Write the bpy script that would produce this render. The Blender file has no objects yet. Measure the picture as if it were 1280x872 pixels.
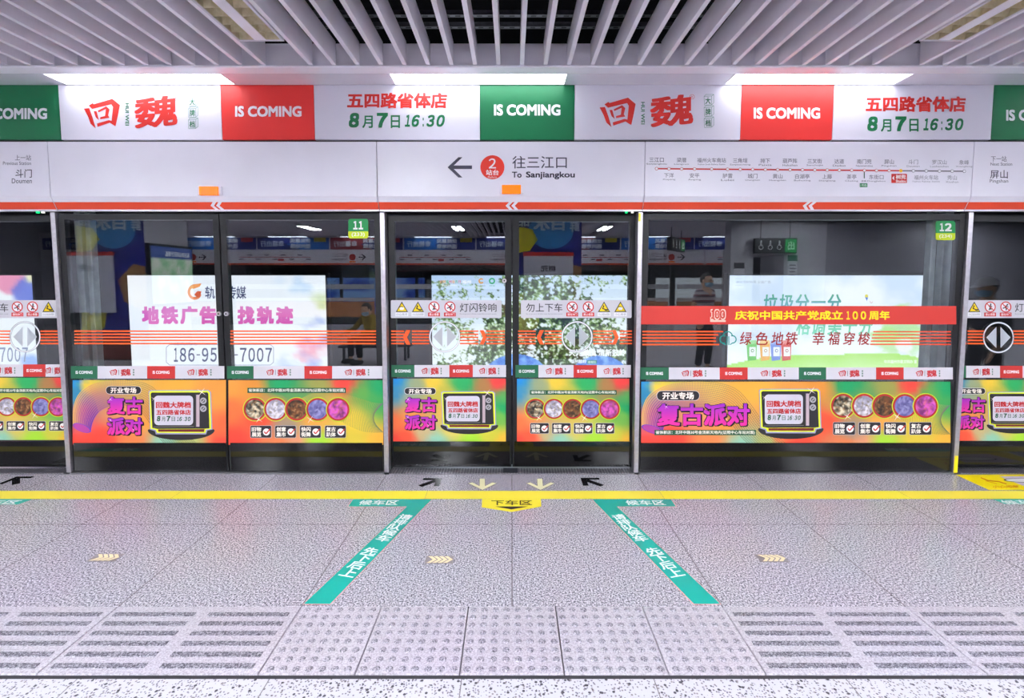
import bpy, bmesh, math, random
from mathutils import Vector, Matrix, noise
random.seed(7)
sc = bpy.context.scene
col = sc.collection

# ------------------------------------------------------------------ camera, world, exposure
FPX, CX, CY, TILT, CAMH = 620.0, 640.0, 392.7, math.radians(3.94), 1.5
cam = bpy.data.cameras.new('camera')
cam_ob = bpy.data.objects.new('camera', cam)
col.objects.link(cam_ob)
cam.sensor_width = 36.0
cam.lens = FPX / 1280 * 36.0
cam.shift_y = -(436 - CY) / 1280
cam.clip_start = 0.02
cam_ob.location = (0, 0, CAMH)
cam_ob.rotation_euler = (math.pi / 2 - TILT, 0, 0)
sc.camera = cam_ob
world = bpy.data.worlds.new('world')
sc.world = world
world.use_nodes = True
world.node_tree.nodes['Background'].inputs[0].default_value = (0.80, 0.80, 0.86, 1)
world.node_tree.nodes['Background'].inputs[1].default_value = 0.05
sc.view_settings.view_transform = 'Standard'
sc.view_settings.look = 'None'
sc.view_settings.gamma = 1
sc.view_settings.use_curve_mapping = False
sc.view_settings.exposure = 0.40
SOFFIT_LIGHT = 5.6        # radiance of the soffit light panels
FIXTURE_LIGHT = 215.0      # radiance of the tubes in the lit louvre fixtures
BOX_LIGHT = 1.04          # backlit advertising boxes

# ------------------------------------------------------------------ small maths: a pixel of the photo -> a point on a real plane
_c, _s = math.cos(TILT), math.sin(TILT)
def _ray(px, py):
    a = (px - CX) / FPX; b = -(py - CY) / FPX
    return (a, _c + b * _s, -_s + b * _c)
def on_y(px, py, Y):
    r = _ray(px, py); t = Y / r[1]
    return (r[0] * t, CAMH + r[2] * t)
def on_z(px, py, Z=0.0):
    r = _ray(px, py); t = (Z - CAMH) / r[2]
    return (r[0] * t, r[1] * t)
def lin(c):
    return tuple(((v / 255) / 12.92 if v / 255 <= 0.04045 else ((v / 255 + 0.055) / 1.055) ** 2.4) for v in c[:3]) + (1.0,)

# ------------------------------------------------------------------ materials
MATS = {}
def mat(name, c=(200, 200, 200), rough=0.5, metal=0.0, spec=0.5, emit=None, estr=1.0):
    if name in MATS: return MATS[name]
    m = bpy.data.materials.new(name); m.use_nodes = True
    b = m.node_tree.nodes['Principled BSDF']
    b.inputs['Base Color'].default_value = lin(c)
    b.inputs['Roughness'].default_value = rough
    b.inputs['Metallic'].default_value = metal
    b.inputs['Specular IOR Level'].default_value = spec
    if emit:
        b.inputs['Emission Color'].default_value = lin(emit)
        b.inputs['Emission Strength'].default_value = estr
    MATS[name] = m
    return m
def noisy(name, c, c2, scale, rough=0.5, metal=0.0, spec=0.5):
    """a surface with a faint mottled variation"""
    m = mat(name, c, rough, metal, spec)
    nt = m.node_tree; b = nt.nodes['Principled BSDF']
    tc = nt.nodes.new('ShaderNodeTexCoord'); n = nt.nodes.new('ShaderNodeTexNoise'); r = nt.nodes.new('ShaderNodeValToRGB')
    n.inputs['Scale'].default_value = scale; n.inputs['Detail'].default_value = 3
    r.color_ramp.elements[0].position = .35; r.color_ramp.elements[1].position = .65
    r.color_ramp.elements[0].color = lin(c); r.color_ramp.elements[1].color = lin(c2)
    nt.links.new(tc.outputs['Object'], n.inputs['Vector']); nt.links.new(n.outputs[0], r.inputs[0])
    nt.links.new(r.outputs[0], b.inputs['Base Color'])
    return m
def printed(name, rough=0.45, emit=0.0, spec=0.4):
    """printed film or backlit film whose artwork is stored as colours on the mesh"""
    m = mat(name, (255, 255, 255), rough, 0, spec)
    nt = m.node_tree; b = nt.nodes['Principled BSDF']
    a = nt.nodes.new('ShaderNodeAttribute'); a.attribute_name = 'Col'
    if emit:
        b.inputs['Base Color'].default_value = (0.02, 0.02, 0.02, 1)
        nt.links.new(a.outputs['Color'], b.inputs['Emission Color'])
        b.inputs['Emission Strength'].default_value = emit
    else:
        nt.links.new(a.outputs['Color'], b.inputs['Base Color'])
    return m
def glass_material(name, tint, f0):
    m = bpy.data.materials.new(name); m.use_nodes = True; nt = m.node_tree
    nt.nodes.clear()
    out = nt.nodes.new('ShaderNodeOutputMaterial'); mix = nt.nodes.new('ShaderNodeMixShader')
    tr = nt.nodes.new('ShaderNodeBsdfTransparent'); gl = nt.nodes.new('ShaderNodeBsdfGlossy')
    tr.inputs[0].default_value = tint; gl.inputs['Roughness'].default_value = 0.0
    gl.inputs['Color'].default_value = (0.95, 0.97, 1, 1)
    lw = nt.nodes.new('ShaderNodeLayerWeight'); lw.inputs[0].default_value = 0.5
    p = nt.nodes.new('ShaderNodeMath'); p.operation = 'POWER'; p.inputs[1].default_value = 5
    k = nt.nodes.new('ShaderNodeMath'); k.operation = 'MULTIPLY_ADD'; k.inputs[1].default_value = 1 - f0; k.inputs[2].default_value = f0
    nt.links.new(lw.outputs['Facing'], p.inputs[0]); nt.links.new(p.outputs[0], k.inputs[0])
    nt.links.new(k.outputs[0], mix.inputs[0]); nt.links.new(tr.outputs[0], mix.inputs[1]); nt.links.new(gl.outputs[0], mix.inputs[2])
    nt.links.new(mix.outputs[0], out.inputs[0])
    MATS[name] = m
    return m
def granite(name, light, mid, dark, scale, rough, joints=None, jcol=(105, 98, 104)):
    m = mat(name, mid, rough)
    nt = m.node_tree; b = nt.nodes['Principled BSDF']; L = nt.links
    tc = nt.nodes.new('ShaderNodeTexCoord')
    n = nt.nodes.new('ShaderNodeTexNoise'); n.inputs['Scale'].default_value = scale; n.inputs['Detail'].default_value = 4; n.inputs['Roughness'].default_value = .75
    r = nt.nodes.new('ShaderNodeValToRGB'); e = r.color_ramp.elements
    e[0].position = .40; e[0].color = lin(dark); e[1].position = .62; e[1].color = lin(light)
    x = e.new(.50); x.color = lin(mid)
    big = nt.nodes.new('ShaderNodeTexNoise'); big.inputs['Scale'].default_value = 1.3; big.inputs['Detail'].default_value = 5
    mx = nt.nodes.new('ShaderNodeMix'); mx.data_type = 'RGBA'; mx.blend_type = 'MULTIPLY'; mx.inputs[0].default_value = .12
    L.new(tc.outputs['Object'], n.inputs['Vector']); L.new(tc.outputs['Object'], big.inputs['Vector'])
    L.new(n.outputs[0], r.inputs[0]); L.new(r.outputs[0], mx.inputs[6]); L.new(big.outputs['Color'], mx.inputs[7])
    outc = mx.outputs[2]
    if joints:
        sep = nt.nodes.new('ShaderNodeSeparateXYZ'); L.new(tc.outputs['Object'], sep.inputs[0])
        last = None
        for axis, vals, w in joints:
            for v in vals:
                d = nt.nodes.new('ShaderNodeMath'); d.operation = 'COMPARE'; d.inputs[1].default_value = v; d.inputs[2].default_value = w
                L.new(sep.outputs[axis], d.inputs[0])
                if last is None: last = d.outputs[0]
                else:
                    q = nt.nodes.new('ShaderNodeMath'); q.operation = 'MAXIMUM'
                    L.new(last, q.inputs[0]); L.new(d.outputs[0], q.inputs[1]); last = q.outputs[0]
        f = nt.nodes.new('ShaderNodeMath'); f.operation = 'MULTIPLY'; f.inputs[1].default_value = .92; L.new(last, f.inputs[0])
        m2 = nt.nodes.new('ShaderNodeMix'); m2.data_type = 'RGBA'
        L.new(f.outputs[0], m2.inputs[0]); L.new(outc, m2.inputs[6]); m2.inputs[7].default_value = lin(jcol); outc = m2.outputs[2]
    L.new(outc, b.inputs['Base Color'])
    return m

PRINT = printed('printed_film')
GLOSSPRINT = printed('printed_gloss', 0.3, 0, .5)
LIT = printed('backlit_film', .4, BOX_LIGHT)
SCREEN = printed('backlit_screen', .4, 1.4)
WHITE = noisy('white_enamel', (236, 233, 243), (240, 237, 247), 3, .3)
WHITE2 = noisy('white_paint', (206, 202, 212), (213, 209, 219), 4, .45)
SLATM = noisy('slat_paint', (236, 231, 241), (241, 236, 246), 5, .38)
BLACK = noisy('black_void', (14, 13, 16), (20, 19, 23), 3, .9, 0, .1)
FRAME = noisy('black_frame', (20, 20, 23), (25, 25, 28), 9, .4, 0, .3)
STEEL = noisy('brushed_steel', (188, 184, 190), (200, 196, 202), 40, .32, .85)
DARKSTEEL = noisy('dark_steel', (70, 70, 76), (84, 84, 90), 20, .5, .6)
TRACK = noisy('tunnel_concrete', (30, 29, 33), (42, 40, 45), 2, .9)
GLASS = glass_material('screen_glass', (0.90, 0.93, 0.93, 1), 0.085)
KICK = mat('black_kick_plate', (7, 7, 8), .05, 0, .38)
ORANGE = mat('orange_film', (238, 78, 26), .5)

# ------------------------------------------------------------------ mesh builder
class MB:
    def __init__(s): s.v = []; s.f = []; s.c = []; s.m = []; s.mats = []
    def _mi(s, m):
        if m not in s.mats: s.mats.append(m)
        return s.mats.index(m)
    def face(s, pts, c=(255, 255, 255), m=None, cols=None):
        i = len(s.v); s.v += [tuple(p) for p in pts]
        s.c += [lin(k) for k in cols] if cols else [lin(c)] * len(pts)
        s.f.append(tuple(range(i, i + len(pts)))); s.m.append(s._mi(m))
    def mesh(s, V, F, c=(255, 255, 255), m=None, cols=None):
        i = len(s.v); s.v += [tuple(p) for p in V]
        s.c += cols if cols else [lin(c)] * len(V)
        k = s._mi(m)
        for f in F: s.f.append(tuple(i + j for j in f)); s.m.append(k)
    def box(s, x0, x1, y0, y1, z0, z1, m=None, c=(255, 255, 255)):
        if x0 > x1: x0, x1 = x1, x0
        if y0 > y1: y0, y1 = y1, y0
        if z0 > z1: z0, z1 = z1, z0
        V = [(x0, y0, z0), (x1, y0, z0), (x1, y1, z0), (x0, y1, z0), (x0, y0, z1), (x1, y0, z1), (x1, y1, z1), (x0, y1, z1)]
        s.mesh(V, [(0, 3, 2, 1), (4, 5, 6, 7), (0, 1, 5, 4), (1, 2, 6, 5), (2, 3, 7, 6), (3, 0, 4, 7)], c, m)
    def prism_x(s, prof, x0, x1, m=None, c=(255, 255, 255)):
        """profile of (y, z) swept from x0 to x1"""
        n = len(prof)
        V = [(x0, y, z) for y, z in prof] + [(x1, y, z) for y, z in prof]
        F = [tuple(range(n)), tuple(range(2 * n - 1, n - 1, -1))] + [(i, i + n, (i + 1) % n + n, (i + 1) % n) for i in range(n)]
        s.mesh(V, F, c, m)
    def tube(s, pts, r, m=None, c=(255, 255, 255), n=8):
        pts = [Vector(p) for p in pts]; V = []; F = []
        for i, p in enumerate(pts):
            t = (pts[min(i + 1, len(pts) - 1)] - pts[max(i - 1, 0)]).normalized()
            a = t.orthogonal().normalized() if i == 0 else (a - t * a.dot(t)).normalized()
            b = t.cross(a); rr = r[i] if isinstance(r, (list, tuple)) else r
            V += [p + (a * math.cos(2 * math.pi * k / n) + b * math.sin(2 * math.pi * k / n)) * rr for k in range(n)]
        for i in range(len(pts) - 1):
            for k in range(n): F.append((i * n + k, i * n + (k + 1) % n, (i + 1) * n + (k + 1) % n, (i + 1) * n + k))
        F.append(tuple(reversed(range(n)))); F.append(tuple(range((len(pts) - 1) * n, len(pts) * n)))
        s.mesh(V, F, c, m)
    def build(s, name, m=None, parent=None, bevel=0, smooth=False, origin=None):
        me = bpy.data.meshes.new(name)
        o0 = Vector(origin) if origin else Vector((0, 0, 0))
        me.from_pydata([tuple(Vector(v) - o0) for v in s.v], [], s.f)
        for k in s.mats: me.materials.append(k or m or WHITE)
        if not s.mats: me.materials.append(m or WHITE)
        me.polygons.foreach_set('material_index', s.m)
        a = me.color_attributes.new('Col', 'FLOAT_COLOR', 'POINT')
        a.data.foreach_set('color', [x for k in s.c for x in k])
        me.update()
        if smooth: me.polygons.foreach_set('use_smooth', [True] * len(me.polygons))
        o = bpy.data.objects.new(name, me); col.objects.link(o)
        if origin: o.location = origin
        if parent: o.parent = parent; o.matrix_parent_inverse = Matrix.Translation(parent.location).inverted() if parent.type == 'EMPTY' else parent.matrix_basis.inverted()
        if bevel:
            b = o.modifiers.new('bevel', 'BEVEL'); b.width = bevel; b.segments = 2; b.limit_method = 'ANGLE'
        return o
def tag(o, label=None, cat=None, group=None, kind=None):
    if label: o['label'] = label
    if cat: o['category'] = cat
    if group: o['group'] = group
    if kind: o['kind'] = kind
    return o
def thing(name, label, cat, loc=(0, 0, 0), group=None):
    o = bpy.data.objects.new(name, None); o.empty_display_size = .1; o.location = loc; col.objects.link(o)
    return tag(o, label, cat, group)
def struct(name, mb, m, **k):
    return tag(mb.build(name, m, **k), kind='structure')

# ------------------------------------------------------------------ lettering
_tc = {}
def glyphs(s):
    if s in _tc: return _tc[s]
    c = bpy.data.curves.new('lettering', 'FONT'); c.body = s; c.size = 1; c.resolution_u = 3
    o = bpy.data.objects.new('lettering', c); col.objects.link(o)
    dg = bpy.context.evaluated_depsgraph_get()
    me = bpy.data.meshes.new_from_object(o.evaluated_get(dg))
    V = [(v.co.x, v.co.y) for v in me.vertices]; F = [tuple(p.vertices) for p in me.polygons]
    bpy.data.objects.remove(o); bpy.data.curves.remove(c); bpy.data.meshes.remove(me)
    _tc[s] = (V, F)
    return _tc[s]

class Surf:
    """a flat surface to draw on: origin, two axes and a normal; px(...) takes pixel positions of the photo that lie on it"""
    def __init__(s, kind, val, eps=0.0006):
        s.kind = kind; s.val = val; s.eps = eps
    def uv(s, px, py):
        return on_y(px, py, s.val) if s.kind == 'y' else on_z(px, py, s.val)
    def p(s, u, v, l):
        if s.kind == 'y': return (u, s.val - l * s.eps, v)
        if s.kind == 'z': return (u, v, s.val + l * s.eps)
        return tuple(s.o + s.ux * u + s.uy * v + s.n * (l * s.eps))
    def px(s, x, y, l): return s.p(*s.uv(x, y), l)
    def poly(s, mb, pts, c, l=1, cols=None): mb.face([s.px(x, y, l) for x, y in pts], c, None, cols)
    def rect(s, mb, x0, y0, x1, y1, c, l=1): s.poly(mb, [(x0, y0), (x1, y0), (x1, y1), (x0, y1)], c, l)
    def ell(s, mb, x, y, rx, ry, c, l=1, n=28):
        s.poly(mb, [(x + rx * math.cos(2 * math.pi * k / n), y + ry * math.sin(2 * math.pi * k / n)) for k in range(n)], c, l)
    def ring(s, mb, x, y, r0, r1, c, l=1, n=40, a0=0, a1=2 * math.pi, ky=1):
        for k in range(n):
            a = a0 + (a1 - a0) * k / n; b = a0 + (a1 - a0) * (k + 1) / n
            s.poly(mb, [(x + r0 * math.cos(a), y + ky * r0 * math.sin(a)), (x + r1 * math.cos(a), y + ky * r1 * math.sin(a)),
                        (x + r1 * math.cos(b), y + ky * r1 * math.sin(b)), (x + r0 * math.cos(b), y + ky * r0 * math.sin(b))], c, l)
    def round(s, mb, x0, y0, x1, y1, r, c, l=1):
        pts = []
        for cx_, cy_, a in ((x1 - r, y1 - r, 0), (x0 + r, y1 - r, 90), (x0 + r, y0 + r, 180), (x1 - r, y0 + r, 270)):
            for k in range(5):
                t = math.radians(a + k * 22.5); pts.append((cx_ + r * math.cos(t), cy_ + r * math.sin(t)))
        s.poly(mb, pts, c, l)
    def line(s, mb, pts, w, c, l=1, cols=None):
        for i in range(len(pts) - 1):
            (x0, y0), (x1, y1) = pts[i], pts[i + 1]
            d = math.hypot(x1 - x0, y1 - y0) or 1e-6; nx, ny = -(y1 - y0) / d * w / 2, (x1 - x0) / d * w / 2
            cc = None
            if cols: cc = [cols[i], cols[i + 1], cols[i + 1], cols[i]]
            s.poly(mb, [(x0 + nx, y0 + ny), (x1 + nx, y1 + ny), (x1 - nx, y1 - ny), (x0 - nx, y0 - ny)], c, l, cc)
    def text(s, mb, t, x0, y0, x1, y1, c, l=2, bold=0.0, shear=0.0, c2=None, rot=0):
        """lettering stretched into a pixel box; bold strikes it several times, c2 fades the ink from top to bottom"""
        V, F = glyphs(t)
        if not V: return
        if shear: V = [(x + shear * y, y) for x, y in V]
        if rot == 90: V = [(y, -x) for x, y in V]
        a0 = min(v[0] for v in V); a1 = max(v[0] for v in V); b0 = min(v[1] for v in V); b1 = max(v[1] for v in V)
        a0 -= bold; a1 += bold; b0 -= bold; b1 += bold
        W = max(a1 - a0, 1e-6); H = max(b1 - b0, 1e-6)
        st = [(0, 0)] if not bold else [(-bold, -bold), (bold, -bold), (bold, bold), (-bold, bold), (0, 0), (-bold, 0), (bold, 0), (0, bold), (0, -bold)]
        if bold and bold < .02: st = st[:4]
        C0 = lin(c); C1 = lin(c2) if c2 else None
        for q, (dx, dy) in enumerate(st):
            P = []; K = []
            for x, y in V:
                fu = (x + dx - a0) / W; fv = (y + dy - b0) / H
                P.append(s.px(x0 + (x1 - x0) * fu, y1 + (y0 - y1) * fv, l + q * .06))
                K.append(C0 if not C1 else tuple(C1[i] * (1 - fv) + C0[i] * fv for i in range(4)))
            mb.mesh(P, F, cols=K)
def digits(S, mb, t, x0, y0, x1, y1, c, l=2, bold=0.0, shear=0.0, gap=.12):
    """figures set one by one from the full-width forms"""
    wd = {'1': .62, ':': .34, '-': .55}
    ws = [wd.get(ch, 1.0) for ch in t]; tot = sum(ws) + gap * (len(t) - 1); k = (x1 - x0) / tot; x = x0
    for ch, w in zip(t, ws):
        g = chr(ord(ch) + 0xFEE0)
        if ch == ':': S.text(mb, g, x + w * k * .3, y0 + (y1 - y0) * .24, x + w * k * .7, y1 - (y1 - y0) * .02, c, l, bold)
        elif ch == '-': S.rect(mb, x, (y0 + y1) / 2 - (y1 - y0) * .04, x + w * k, (y0 + y1) / 2 + (y1 - y0) * .04, c, l)
        else: S.text(mb, g, x, y0, x + w * k, y1, c, l, bold, shear)
        x += (w + gap) * k
class Facing(Surf):
    """a surface drawn on in metres: u to the viewer's right, v up"""
    def __init__(s, o, ux, uy, eps=0.001):
        s.kind = 'f'; s.o = Vector(o); s.ux = Vector(ux); s.uy = Vector(uy); s.n = s.ux.cross(s.uy); s.eps = eps
    def uv(s, x, y): return (x, y)
    def text(s, mb, t, x0, y0, x1, y1, *a, **k): Surf.text(s, mb, t, x0, y1, x1, y0, *a, **k)

def spread(pts, u, v, asp=1.0, pw=3.6):
    w = 0; r = [0, 0, 0]
    for (a, b, c) in pts:
        d = 1 / (((u - a) * asp) ** 2 + (v - b) ** 2 + 1e-4) ** (pw / 2)
        w += d
        for i in range(3): r[i] += d * c[i]
    return tuple(x / w for x in r)
def field(S, mb, x0, y0, x1, y1, nx, ny, fn, l=1):
    """a rectangle of artwork whose colour is fn(u, v), u right and v down"""
    V = []; K = []; F = []
    for j in range(ny + 1):
        for i in range(nx + 1):
            u, v = i / nx, j / ny
            V.append(S.px(x0 + (x1 - x0) * u, y0 + (y1 - y0) * v, l)); K.append(lin(fn(u, v)))
    for j in range(ny):
        for i in range(nx):
            a = j * (nx + 1) + i; F.append((a, a + 1, a + nx + 2, a + nx + 1))
    mb.mesh(V, F, cols=K)
def fbm(x, y, o=4, seed=0.0): return noise.fractal(Vector((x, y, seed)), 1.0, 2.0, o)
def mixc(a, b, t):
    t = max(0, min(1, t)); return tuple(a[i] * (1 - t) + b[i] * t for i in range(3))

# ================================================================== SETTING
YD = 3.79      # face of the fixed screens
YS = 3.855     # face of the sliding doors (they run behind the fixed screens)
YB = 7.5       # face of the backlit boxes across the track
RX = 16.0      # half length of the hall that is built
YO = -9.3      # the screens of the other track, behind the camera

JX = [0, .97, -.97, 1.815, -1.815, 2.65, -2.65, 3.5, -3.5, 4.3, -4.3]
GRAN = granite('grey_granite', (244, 239, 249), (176, 171, 183), (66, 62, 74), 118, .2, [(0, JX, .003), (1, [2.96], .003)], (120, 112, 118))
fl = MB(); fl.box(-RX, RX, 2.192, 3.745, -.12, 0); struct('floor', fl, GRAN)
# pale speckled terrazzo further from the doors
TZ = mat('white_terrazzo', (232, 229, 236), .28)
nt = TZ.node_tree; b = nt.nodes['Principled BSDF']
tc = nt.nodes.new('ShaderNodeTexCoord'); prev = None
for sca, th, cc in ((42, .2, (84, 80, 90)), (100, .3, (150, 145, 156)), (66, .24, (176, 166, 164))):
    vo = nt.nodes.new('ShaderNodeTexVoronoi'); vo.inputs['Scale'].default_value = sca
    nt.links.new(tc.outputs['Object'], vo.inputs['Vector'])
    rr = nt.nodes.new('ShaderNodeValToRGB'); rr.color_ramp.elements[0].position = th; rr.color_ramp.elements[1].position = th + .07
    rr.color_ramp.elements[0].color = lin(cc); rr.color_ramp.elements[1].color = (1, 1, 1, 1)
    nt.links.new(vo.outputs['Distance'], rr.inputs[0])
    # only some cells carry a dark chip
    ch = nt.nodes.new('ShaderNodeSeparateColor'); nt.links.new(vo.outputs['Color'], ch.inputs[0])
    gt = nt.nodes.new('ShaderNodeMath'); gt.operation = 'GREATER_THAN'; gt.inputs[1].default_value = .34; nt.links.new(ch.outputs[0], gt.inputs[0])
    mx = nt.nodes.new('ShaderNodeMix'); mx.data_type = 'RGBA'; mx.blend_type = 'MULTIPLY'
    nt.links.new(gt.outputs[0], mx.inputs[0])
    if prev is None: mx.inputs[6].default_value = lin((200, 198, 207))
    else: nt.links.new(prev, mx.inputs[6])
    nt.links.new(rr.outputs[0], mx.inputs[7]); prev = mx.outputs[2]
sep = nt.nodes.new('ShaderNodeSeparateXYZ'); nt.links.new(tc.outputs['Object'], sep.inputs[0])
last = None
for v in (-.19, .535, 1.26, -.915, 1.985, -1.64):
    d = nt.nodes.new('ShaderNodeMath'); d.operation = 'COMPARE'; d.inputs[1].default_value = v; d.inputs[2].default_value = .002; nt.links.new(sep.outputs[0], d.inputs[0])
    if last is None: last = d.outputs[0]
    else:
        q = nt.nodes.new('ShaderNodeMath'); q.operation = 'MAXIMUM'; nt.links.new(last, q.inputs[0]); nt.links.new(d.outputs[0], q.inputs[1]); last = q.outputs[0]
m2 = nt.nodes.new('ShaderNodeMix'); m2.data_type = 'RGBA'; nt.links.new(last, m2.inputs[0]); nt.links.new(prev, m2.inputs[6]); m2.inputs[7].default_value = lin((120, 115, 118))
nt.links.new(m2.outputs[2], b.inputs['Base Color'])
fl = MB(); fl.box(-RX, RX, YO + .05, 1.772, -.12, 0); struct('floor', fl, TZ)
fl = MB(); fl.box(-RX, RX, 1.773, 2.191, -.14, -.022); struct('floor', fl, mat('mortar_bed', (150, 144, 150), .8))
tr = MB(); tr.box(-RX, RX, 1.774, 1.792, -.021, -.003); struct('trim_1', tr, mat('joint_strip', (52, 50, 56), .5))
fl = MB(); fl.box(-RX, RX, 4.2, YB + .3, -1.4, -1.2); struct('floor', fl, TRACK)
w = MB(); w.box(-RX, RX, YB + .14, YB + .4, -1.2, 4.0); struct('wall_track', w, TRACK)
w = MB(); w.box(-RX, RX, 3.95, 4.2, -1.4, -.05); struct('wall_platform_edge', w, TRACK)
w = MB(); w.box(-RX - .2, -RX, YO - 5.4, YB + .4, -1.4, 4.0); struct('wall_left', w, WHITE2)
w = MB(); w.box(RX, RX + .2, YO - 5.4, YB + .4, -1.4, 4.0); struct('wall_right', w, WHITE2)
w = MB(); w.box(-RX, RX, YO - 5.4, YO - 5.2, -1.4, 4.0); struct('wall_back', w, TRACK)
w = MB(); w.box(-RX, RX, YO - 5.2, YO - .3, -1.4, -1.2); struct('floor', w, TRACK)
ce = MB(); ce.box(-RX, RX, YO - 5.4, YB + .4, 4.0, 4.2); struct('ceiling', ce, BLACK)
# white closing band at the end of the slats, its lip and the soffit with the light panels
ZS = 2.93
ce = MB(); ce.box(-RX, RX, 3.45, 3.475, ZS + .008, 3.085); struct('trim_2', ce, SLATM)
ce = MB(); ce.prism_x([(3.425, ZS + .004), (3.427, ZS - .004), (3.44, ZS - .008), (3.53, ZS - .008), (3.535, ZS), (3.53, ZS + .008), (3.44, ZS + .008)], -RX, RX); struct('trim_3', ce, WHITE)
SOF = noisy('soffit_enamel', (214, 211, 222), (220, 217, 228), 3, .12)
LX = [-.235 + 2.41 * k for k in range(-6, 8)]; LW, LY0, LY1 = .615, 3.553, 3.738
ce = MB()
xs = [-RX] + [e for c in LX if abs(c) < RX - 1 for e in (c - LW - .012, c + LW + .012)] + [RX]
for i in range(0, len(xs), 2): ce.box(xs[i], xs[i + 1], 3.535, 3.76, ZS, ZS + .02)
for c in LX:
    if abs(c) < RX - 1:
        ce.box(c - LW - .012, c + LW + .012, 3.535, LY0 - .006, ZS, ZS + .02); ce.box(c - LW - .012, c + LW + .012, LY1 + .006, 3.76, ZS, ZS + .02)
struct('trim_4', ce, SOF)
GLOW = mat('light_diffuser', (240, 240, 245), .5, emit=(244, 249, 255), estr=SOFFIT_LIGHT)
for i, c in enumerate(LX):
    if abs(c) > RX - 1: continue
    lab = {-1: 'glowing soffit light panel above the left logo banner and red square', 0: 'glowing soffit light panel above the green square and the arrow sign',
           1: 'glowing soffit light panel above the right red square, over the route map'}.get(i - 6, 'glowing soffit light panel out along the platform edge')
    t = thing('soffit_light', lab, 'ceiling light', (c, 3.65, ZS), 'light panels along the platform edge')
    g = MB(); g.box(c - LW, c + LW, LY0, LY1, ZS + .001, ZS + .012); g.build('diffuser', GLOW, t)
    g = MB()
    for x0, x1, y0, y1 in ((c - LW - .011, c - LW, LY0 - .005, LY1 + .005), (c + LW, c + LW + .011, LY0 - .005, LY1 + .005), (c - LW, c + LW, LY0 - .005, LY0), (c - LW, c + LW, LY1, LY1 + .005)):
        g.box(x0, x1, y0, y1, ZS - .002, ZS + .02)
    g.build('frame', WHITE2, t)
# ------------------------------------------------------------------ slats
SX = lambda k: .067 + .157 * k
FIX = [-62, -36, -10, 16, 42, 68]
g = MB(); g.box(-.0138, .0138, 0, 3.424 - (YO + .45), 0, .15)
slat0 = g.build('ceiling_slat', SLATM, bevel=.0015)
first = True
for k in range(-72, 72):
    if k in FIX: continue
    o = slat0 if first else slat0.copy()
    if not first: col.objects.link(o)
    first = False
    o.location = (SX(k), YO + .45, ZS + .005)
    tag(o, 'long white ceiling slat hanging edge-on below the dark ceiling void', 'slat', 'white slats of the open ceiling', 'thing')
# ------------------------------------------------------------------ louvre fixtures in the gaps of the slats
TUBE = mat('lit_tube', (250, 250, 250), .5, emit=(244, 249, 255), estr=FIXTURE_LIGHT)
TUBE_OFF = mat('unlit_tube', (206, 200, 190), .3)
LOUV = noisy('louvre_aluminium', (196, 184, 150), (214, 204, 176), 30, .3, .4)
def fixture(x, yc, lit, label, group=None):
    t = thing('louvre_light', label, 'ceiling light', (x, yc, ZS), group)
    W, L = .1375, .62; z = ZS - .002
    m = MB()
    for s in (-1, 1):
        m.box(x + s * (W - .014), x + s * W, yc - L, yc + L, z, z + .03); m.box(x - W + .014, x + W - .014, yc + s * (L - .014), yc + s * L, z, z + .03)
        m.box(x + s * (W - .004), x + s * W, yc - L, yc + L, z + .03, z + .12)
    m.box(x - W, x + W, yc - L, yc + L, z + .12, z + .13)
    m.box(x - W, x + W, yc + L - .004, yc + L, z + .03, z + .12); m.box(x - W, x + W, yc - L, yc - L + .004, z + .03, z + .12)
    m.build('housing', WHITE2, t)
    m = MB(); m.box(x - .034, x + .034, yc - L + .014, yc + L - .014, z + .001, z + .012); m.build('centre_strip', WHITE, t)
    for s in (-1, 1):
        xa, xb = sorted((x + s * .034, x + s * (W - .014)))
        m = MB(); n = 14
        for i in range(n + 1):
            y = yc - L + .014 + (2 * L - .028) * i / n
            m.prism_x([(y - .001, z + .004), (y + .001, z + .004), (y + .012, z + .045), (y - .012, z + .045)], xa, xb)
        m.box(xa, xa + .002, yc - L + .014, yc + L - .014, z + .004, z + .06); m.box(xb - .002, xb, yc - L + .014, yc + L - .014, z + .004, z + .06)
        if not lit: m.build('louvre', LOUV, t)
        m = MB(); m.tube([(x + s * .078, yc - L + .03, z + .085), (x + s * .078, yc + L - .03, z + .085)], .013, n=10); m.build('tube', TUBE if lit else TUBE_OFF, t, smooth=True)
        if lit:
            m = MB(); m.box(xa + .003, xb - .003, yc - L + .016, yc + L - .016, z + .006, z + .010); m.build('diffuser', TUBE, t)
for j, k in enumerate(FIX):
    for n in range(4):
        yc = 2.46 - 2.9 * n
        if n == 0:
            lab = {-10: 'unlit louvre ceiling light let into the slats on the left', 16: 'unlit louvre ceiling light let into the slats on the right'}.get(k, 'unlit louvre light beyond the picture edge')
            if k in (-10, 16): fixture(SX(k), yc, False, lab)
        else:
            fixture(SX(k), yc, True, 'lit louvre ceiling light in the slats over the middle of the platform', 'lit louvre lights behind the camera')
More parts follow.
